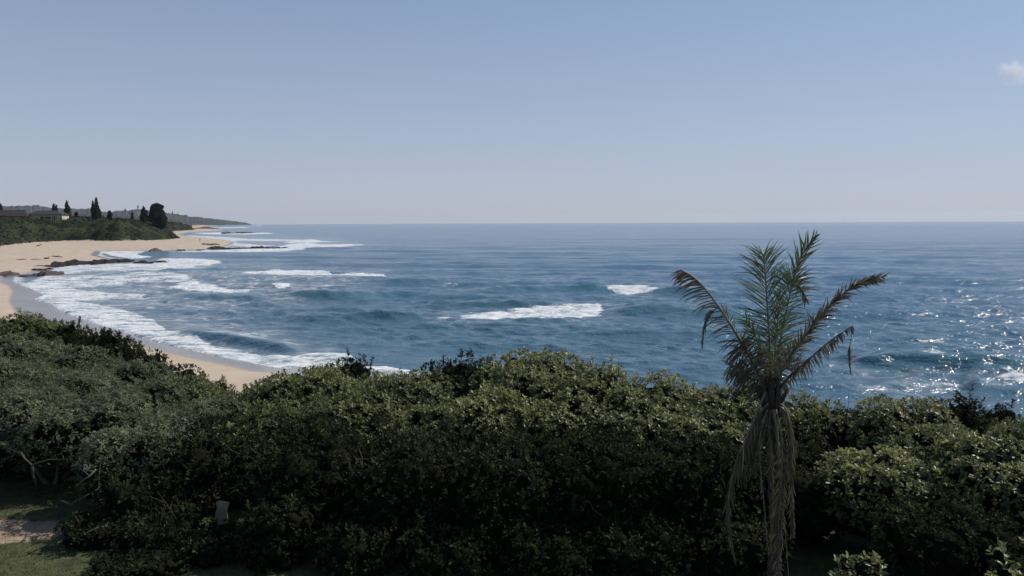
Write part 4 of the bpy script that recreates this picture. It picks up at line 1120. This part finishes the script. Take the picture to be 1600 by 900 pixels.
for a0, a1, b0, b1 in [(62.5, 68.5, 338.3, 341.5), (70, 79, 338.5, 341.7), (81.5, 83.2, 338, 343.5), (84, 86, 338, 343.5), (86.8, 88.6, 338, 343.5), (36, 41, 339, 341)]:
    p0, p1 = hp(a0, b0, -0.05), hp(a1, b1, -0.05)
    yy = HY - 0.02 if a0 > 45 else HY - 2.03
    mb = MB(); mb.box(((p0[0] + p1[0]) / 2, yy, (p0[2] + p1[2]) / 2), (p1[0] - p0[0], 0.12, p0[2] - p1[2]))
    w = link('window', mb.mesh('window', M_win, False, HO), house)
    mb = MB(); hgt = p0[2] - p1[2]
    mb.box(((p0[0] + p1[0]) / 2, yy - 0.04, p1[2] - 0.06), (p1[0] - p0[0] + .2, 0.2, 0.12)); link('sill', mb.mesh('sill', M_wall, False, HO), w)

# ------------------------------------------------------------------ rocks
def rock(px, py, wpx, hpx, dpx, mat, label, seed, group='rocks at the edge of the surf', n=4):
    """low slab of rock: centre bottom at (px, py), wpx wide, hpx high, dpx of depth along the ground"""
    rs = np.random.default_rng(seed)
    c = on_plane(px, py); Y = c[1]
    w = wpx / F * Y; h = hpx / F * Y; dd = dpx * Y * Y / (12 * F)
    dd = max(dd, h * 1.2)
    V, Fc = ICO3; vs, fs = [], []
    for j in range(n):
        f = 0 if n == 1 else (j / (n - 1) - 0.5)
        sx = w * (0.5 if n == 1 else rs.uniform(0.35, 0.85) / n + 0.02); sz = h * rs.uniform(0.4, 1.35); sy = dd * rs.uniform(0.25, 0.5)
        nz = 1 + 0.28 * np.sin(V[:, :1] * 3.1 + seed + j) * np.sin(V[:, 1:2] * 4.3 + j) + 0.14 * np.sin(V[:, 2:] * 9 + V[:, :1] * 11 + j * 2) + rs.normal(0, 0.09, (len(V), 1))
        v = V * nz * np.array([sx, sy, sz]) + np.array([f * w * 0.82, rs.normal(0, 0.26) * dd, -0.25 * h])
        vs.append(v); fs.append(Fc + j * len(V))
    V = np.concatenate(vs)
    V[:, 2] = np.maximum(V[:, 2], -0.5 - 0.2 * h)
    zg = max(gz_at(c[0], Y), 0) + drop(c[0], Y)
    o = link('rock', make_mesh('rock', V, np.concatenate(fs), mat), None, (c[0], Y, zg))
    tag(o, label, 'rock', group)
rock(117, 413.5, 32, 5, 4, M_rock, 'dark jagged rock at the left of the flat reef in the surf', 1, n=6)
rock(152, 412, 40, 5, 4, M_rock, 'dark jagged rock in the middle of the flat reef in the surf', 2, n=6)
rock(188, 408.5, 36, 4, 3, M_rock, 'long dark rock at the right end of the flat reef in the surf', 3, n=5)
rock(74, 417.5, 34, 2, 2, M_rock, 'thin low dark rock where the sand meets the reef', 4, n=4)
rock(64, 422.5, 20, 2.6, 2, M_rock, 'small low dark rock left of the white water', 5, n=3)
rock(57, 432, 36, 6.5, 5, M_brock, 'broad brown rock at the water edge by the sand', 6, n=4)
rock(19, 431, 20, 5.0, 4, M_brock, 'brown rock half sunk in the pool at the left edge', 7, n=3)
rock(236, 410.5, 36, 3.2, 3, M_rock, 'flat dark rock standing in the surf right of the reef', 8, n=5)
rock(245, 392.8, 11, 4.5, 2, M_brock, 'rounded boulder at the water edge, left one of three', 9, n=2)
rock(278, 392.8, 9, 3.2, 2, M_rock, 'rounded dark boulder at the water edge, middle one of three', 10, n=2)
rock(313.5, 391, 6.5, 2, 1.5, M_rock, 'smallest boulder at the water edge near the reef tip', 11, n=2)
rock(327, 384, 17, 1.8, 1.5, M_brock, 'low brown rock at the sandy start of the long reef', 12, n=3)
rock(336, 388.5, 14, 3.4, 2, M_rock, 'dark rock at the left end of the long reef', 13, n=3)
rock(347.5, 389, 9, 5.2, 2, M_rock, 'tallest black rock of the long reef, near its left end', 14, n=2)
rock(373, 389, 40, 1.9, 1.5, M_rock, 'long low black rock in the middle of the long reef', 15, n=7)
rock(400, 388.2, 14, 3.4, 1.5, M_rock, 'low hump in the right half of the long reef', 16, n=3)
rock(421.5, 387.6, 8, 4.6, 1.5, M_rock, 'round black rock at the right end of the long reef', 17, n=2)
rock(436, 387.2, 16, 1.2, 1, M_rock, 'awash rock past the right end of the long reef', 18, n=3)
rock(368, 364.6, 32, 2.2, 0.8, M_brock, 'distant low reef lying beyond the sandy point', 19, n=6)
rock(385, 363.8, 22, 1.4, 0.6, M_brock, 'distant low reef, its right end in white water', 20, n=5)
rock(315, 357.8, 12, 3.0, 0.8, M_brock, 'distant brown scrubby rock at the far sand spit', 21, n=3)

# ------------------------------------------------------------------ driftwood and beach walker
def log(x0, y0, x1, y1, r, label, seed, zoff=0.1):
    rs = np.random.default_rng(seed)
    p0, p1 = on_plane(x0, y0, 1.2), on_plane(x1, y1, 1.2)
    p0[2] = gz_at(p0[0], p0[1]) + zoff; p1[2] = gz_at(p1[0], p1[1]) + zoff
    o0 = (p0 + p1) / 2
    t = np.linspace(0, 1, 7)[:, None]; pts = p0 * (1 - t) + p1 * t + rs.normal(0, r * 0.5, (7, 3)) * [1, 1, 0.4]
    mb = MB(); mb.tube(pts, r * np.array([0.5, .9, 1, 1.1, 1, 0.8, 0.45]), 7)
    mb.tube([pts[3], pts[3] + np.array([r * 3, r, r * 2.5])], [r * 0.5, r * 0.2], 5)
    tag(link('driftwood', mb.mesh('driftwood', M_wood, False, tuple(o0)), None, tuple(o0)), label, 'driftwood', 'driftwood on the beach')
log(81, 399, 98, 400.2, 0.2, 'long dark driftwood log lying on the sand above the reef', 1)
log(69, 403, 77, 402.8, 0.28, 'short thick dark log on the sand left of the long one', 2)
log(47, 404.5, 64, 404, 0.12, 'thin pale branch on the sand beside the short log', 3)
log(26, 405.2, 42, 404.4, 0.12, 'thin branch lying furthest left on the open sand', 4)
log(58.5, 385.6, 61, 384.8, 0.38, 'dark stump lying alone on the sand near the scrub', 5)

def person(px, py, h, label):
    c = on_plane(px, py, 1.3); zg = gz_at(c[0], c[1]) + drop(c[0], c[1])
    k = h / 1.75
    J = {'pelvis': (0, 0, .95), 'chest': (0, 0.02, 1.3), 'neck': (0, 0, 1.5), 'head': (0, -0.02, 1.62), 'crown': (0, 0, 1.75),
         'sl': (-.19, 0, 1.43), 'el': (-.25, .06, 1.15), 'wl': (-.24, -.06, .9), 'hl': (-.24, -.10, .82),
         'sr': (.19, 0, 1.43), 'er': (.25, -.03, 1.15), 'wr': (.26, -.14, .93), 'hr': (.26, -.18, .86),
         'pl': (-.1, 0, .9), 'kl': (-.11, -.12, .5), 'al': (-.11, .02, .09), 'tl': (-.11, -.17, .03),
         'pr': (.1, 0, .9), 'kr': (.11, .05, .5), 'ar': (.11, .22, .12), 'tr': (.11, .05, .03)}
    Rr = dict(pelvis=.15, chest=.17, neck=.065, head=.105, crown=.06, sl=.075, el=.05, wl=.035, hl=.035, sr=.075, er=.05, wr=.035, hr=.035,
              pl=.10, kl=.065, al=.045, tl=.035, pr=.10, kr=.065, ar=.045, tr=.035)
    E = [('pelvis', 'chest'), ('chest', 'neck'), ('neck', 'head'), ('head', 'crown'), ('chest', 'sl'), ('sl', 'el'), ('el', 'wl'), ('wl', 'hl'), ('chest', 'sr'), ('sr', 'er'), ('er', 'wr'), ('wr', 'hr'),
         ('pelvis', 'pl'), ('pl', 'kl'), ('kl', 'al'), ('al', 'tl'), ('pelvis', 'pr'), ('pr', 'kr'), ('kr', 'ar'), ('ar', 'tr')]
    names = list(J)
    me = bpy.data.meshes.new('person'); me.from_pydata([tuple(np.array(J[n_]) * k) for n_ in names], [(names.index(a), names.index(b)) for a, b in E], [])
    me.update()
    o = link('person', me, None, (c[0], c[1], zg)); o.rotation_euler = (0, 0, R_(60))
    md = o.modifiers.new('skin', 'SKIN'); md.use_smooth_shade = True
    for i, n_ in enumerate(names):
        o.data.skin_vertices[0].data[i].radius = (Rr[n_] * k, Rr[n_] * k); o.data.skin_vertices[0].data[i].use_root = (n_ == 'pelvis')
    o.modifiers.new('sub', 'SUBSURF').levels = 1
    m, nt, out = new_mat('beach_clothes'); g = NT(nt)
    tc_ = g.n('ShaderNodeTexCoord').outputs['Object']; sp = g.n('ShaderNodeSeparateXYZ'); g.l(tc_, sp.inputs[0])
    col = g.ramp(g.math('DIVIDE', sp.outputs[2], 1.8), [(0.0, (0.10, 0.06, 0.045)), (0.3, (0.02, 0.022, 0.03)), (0.8, (0.035, 0.03, 0.035))])
    g.l(g.bsdf(col, 0.8), out.inputs[0]); me.materials.append(m)
    tag(o, label, 'person')
person(312.5, 376.6, 1.75, 'person in dark clothes walking on the sand near the point')

# ------------------------------------------------------------------ cloud
M_cloud, nt, out = new_mat('cloud_vapour'); g = NT(nt)
tcd = g.n('ShaderNodeTexCoord').outputs['Object']
ln = g.n('ShaderNodeVectorMath', operation='LENGTH'); g.l(tcd, ln.inputs[0])
nz = g.noise(tcd, 1.6, 5, 0.6)
den = g.math('SUBTRACT', nz, g.math('MULTIPLY', ln.outputs['Value'], 0.55))
den = g.math('MULTIPLY', g.math('MAXIMUM', g.math('SUBTRACT', den, 0.08), 0.0), 0.045)
pv_ = g.n('ShaderNodeVolumePrincipled'); pv_.inputs['Color'].default_value = (1, 1, 1, 1); pv_.inputs['Anisotropy'].default_value = 0.4
g.l(den, pv_.inputs['Density']); g.l(pv_.outputs[0], out.inputs['Volume'])
CY = 3000
cp = at_depth(1586, 112, CY)
V, Fc = ICO3
co = link('cloud', make_mesh('cloud', V, Fc, M_cloud), None, tuple(cp)); co.scale = (80, 60, 58); co.rotation_euler = (0, R_(32), 0)
tag(co, 'single faint wisp of white cloud high at the right edge of the sky', 'cloud', kind='thing')

# ------------------------------------------------------------------ haze
HAZE = 0.000030
M_haze, nt, out = new_mat('haze'); g = NT(nt)
pv_ = g.n('ShaderNodeVolumePrincipled'); pv_.inputs['Color'].default_value = (0.78, 0.87, 1.0, 1)
pv_.inputs['Density'].default_value = HAZE; pv_.inputs['Anisotropy'].default_value = 0.2
g.l(pv_.outputs[0], out.inputs['Volume'])
mb = MB(); mb.box((0, 9000, 60), (44000, 20000, 240))
hz = link('haze', mb.mesh('haze', M_haze)); tag(hz, kind='stuff')
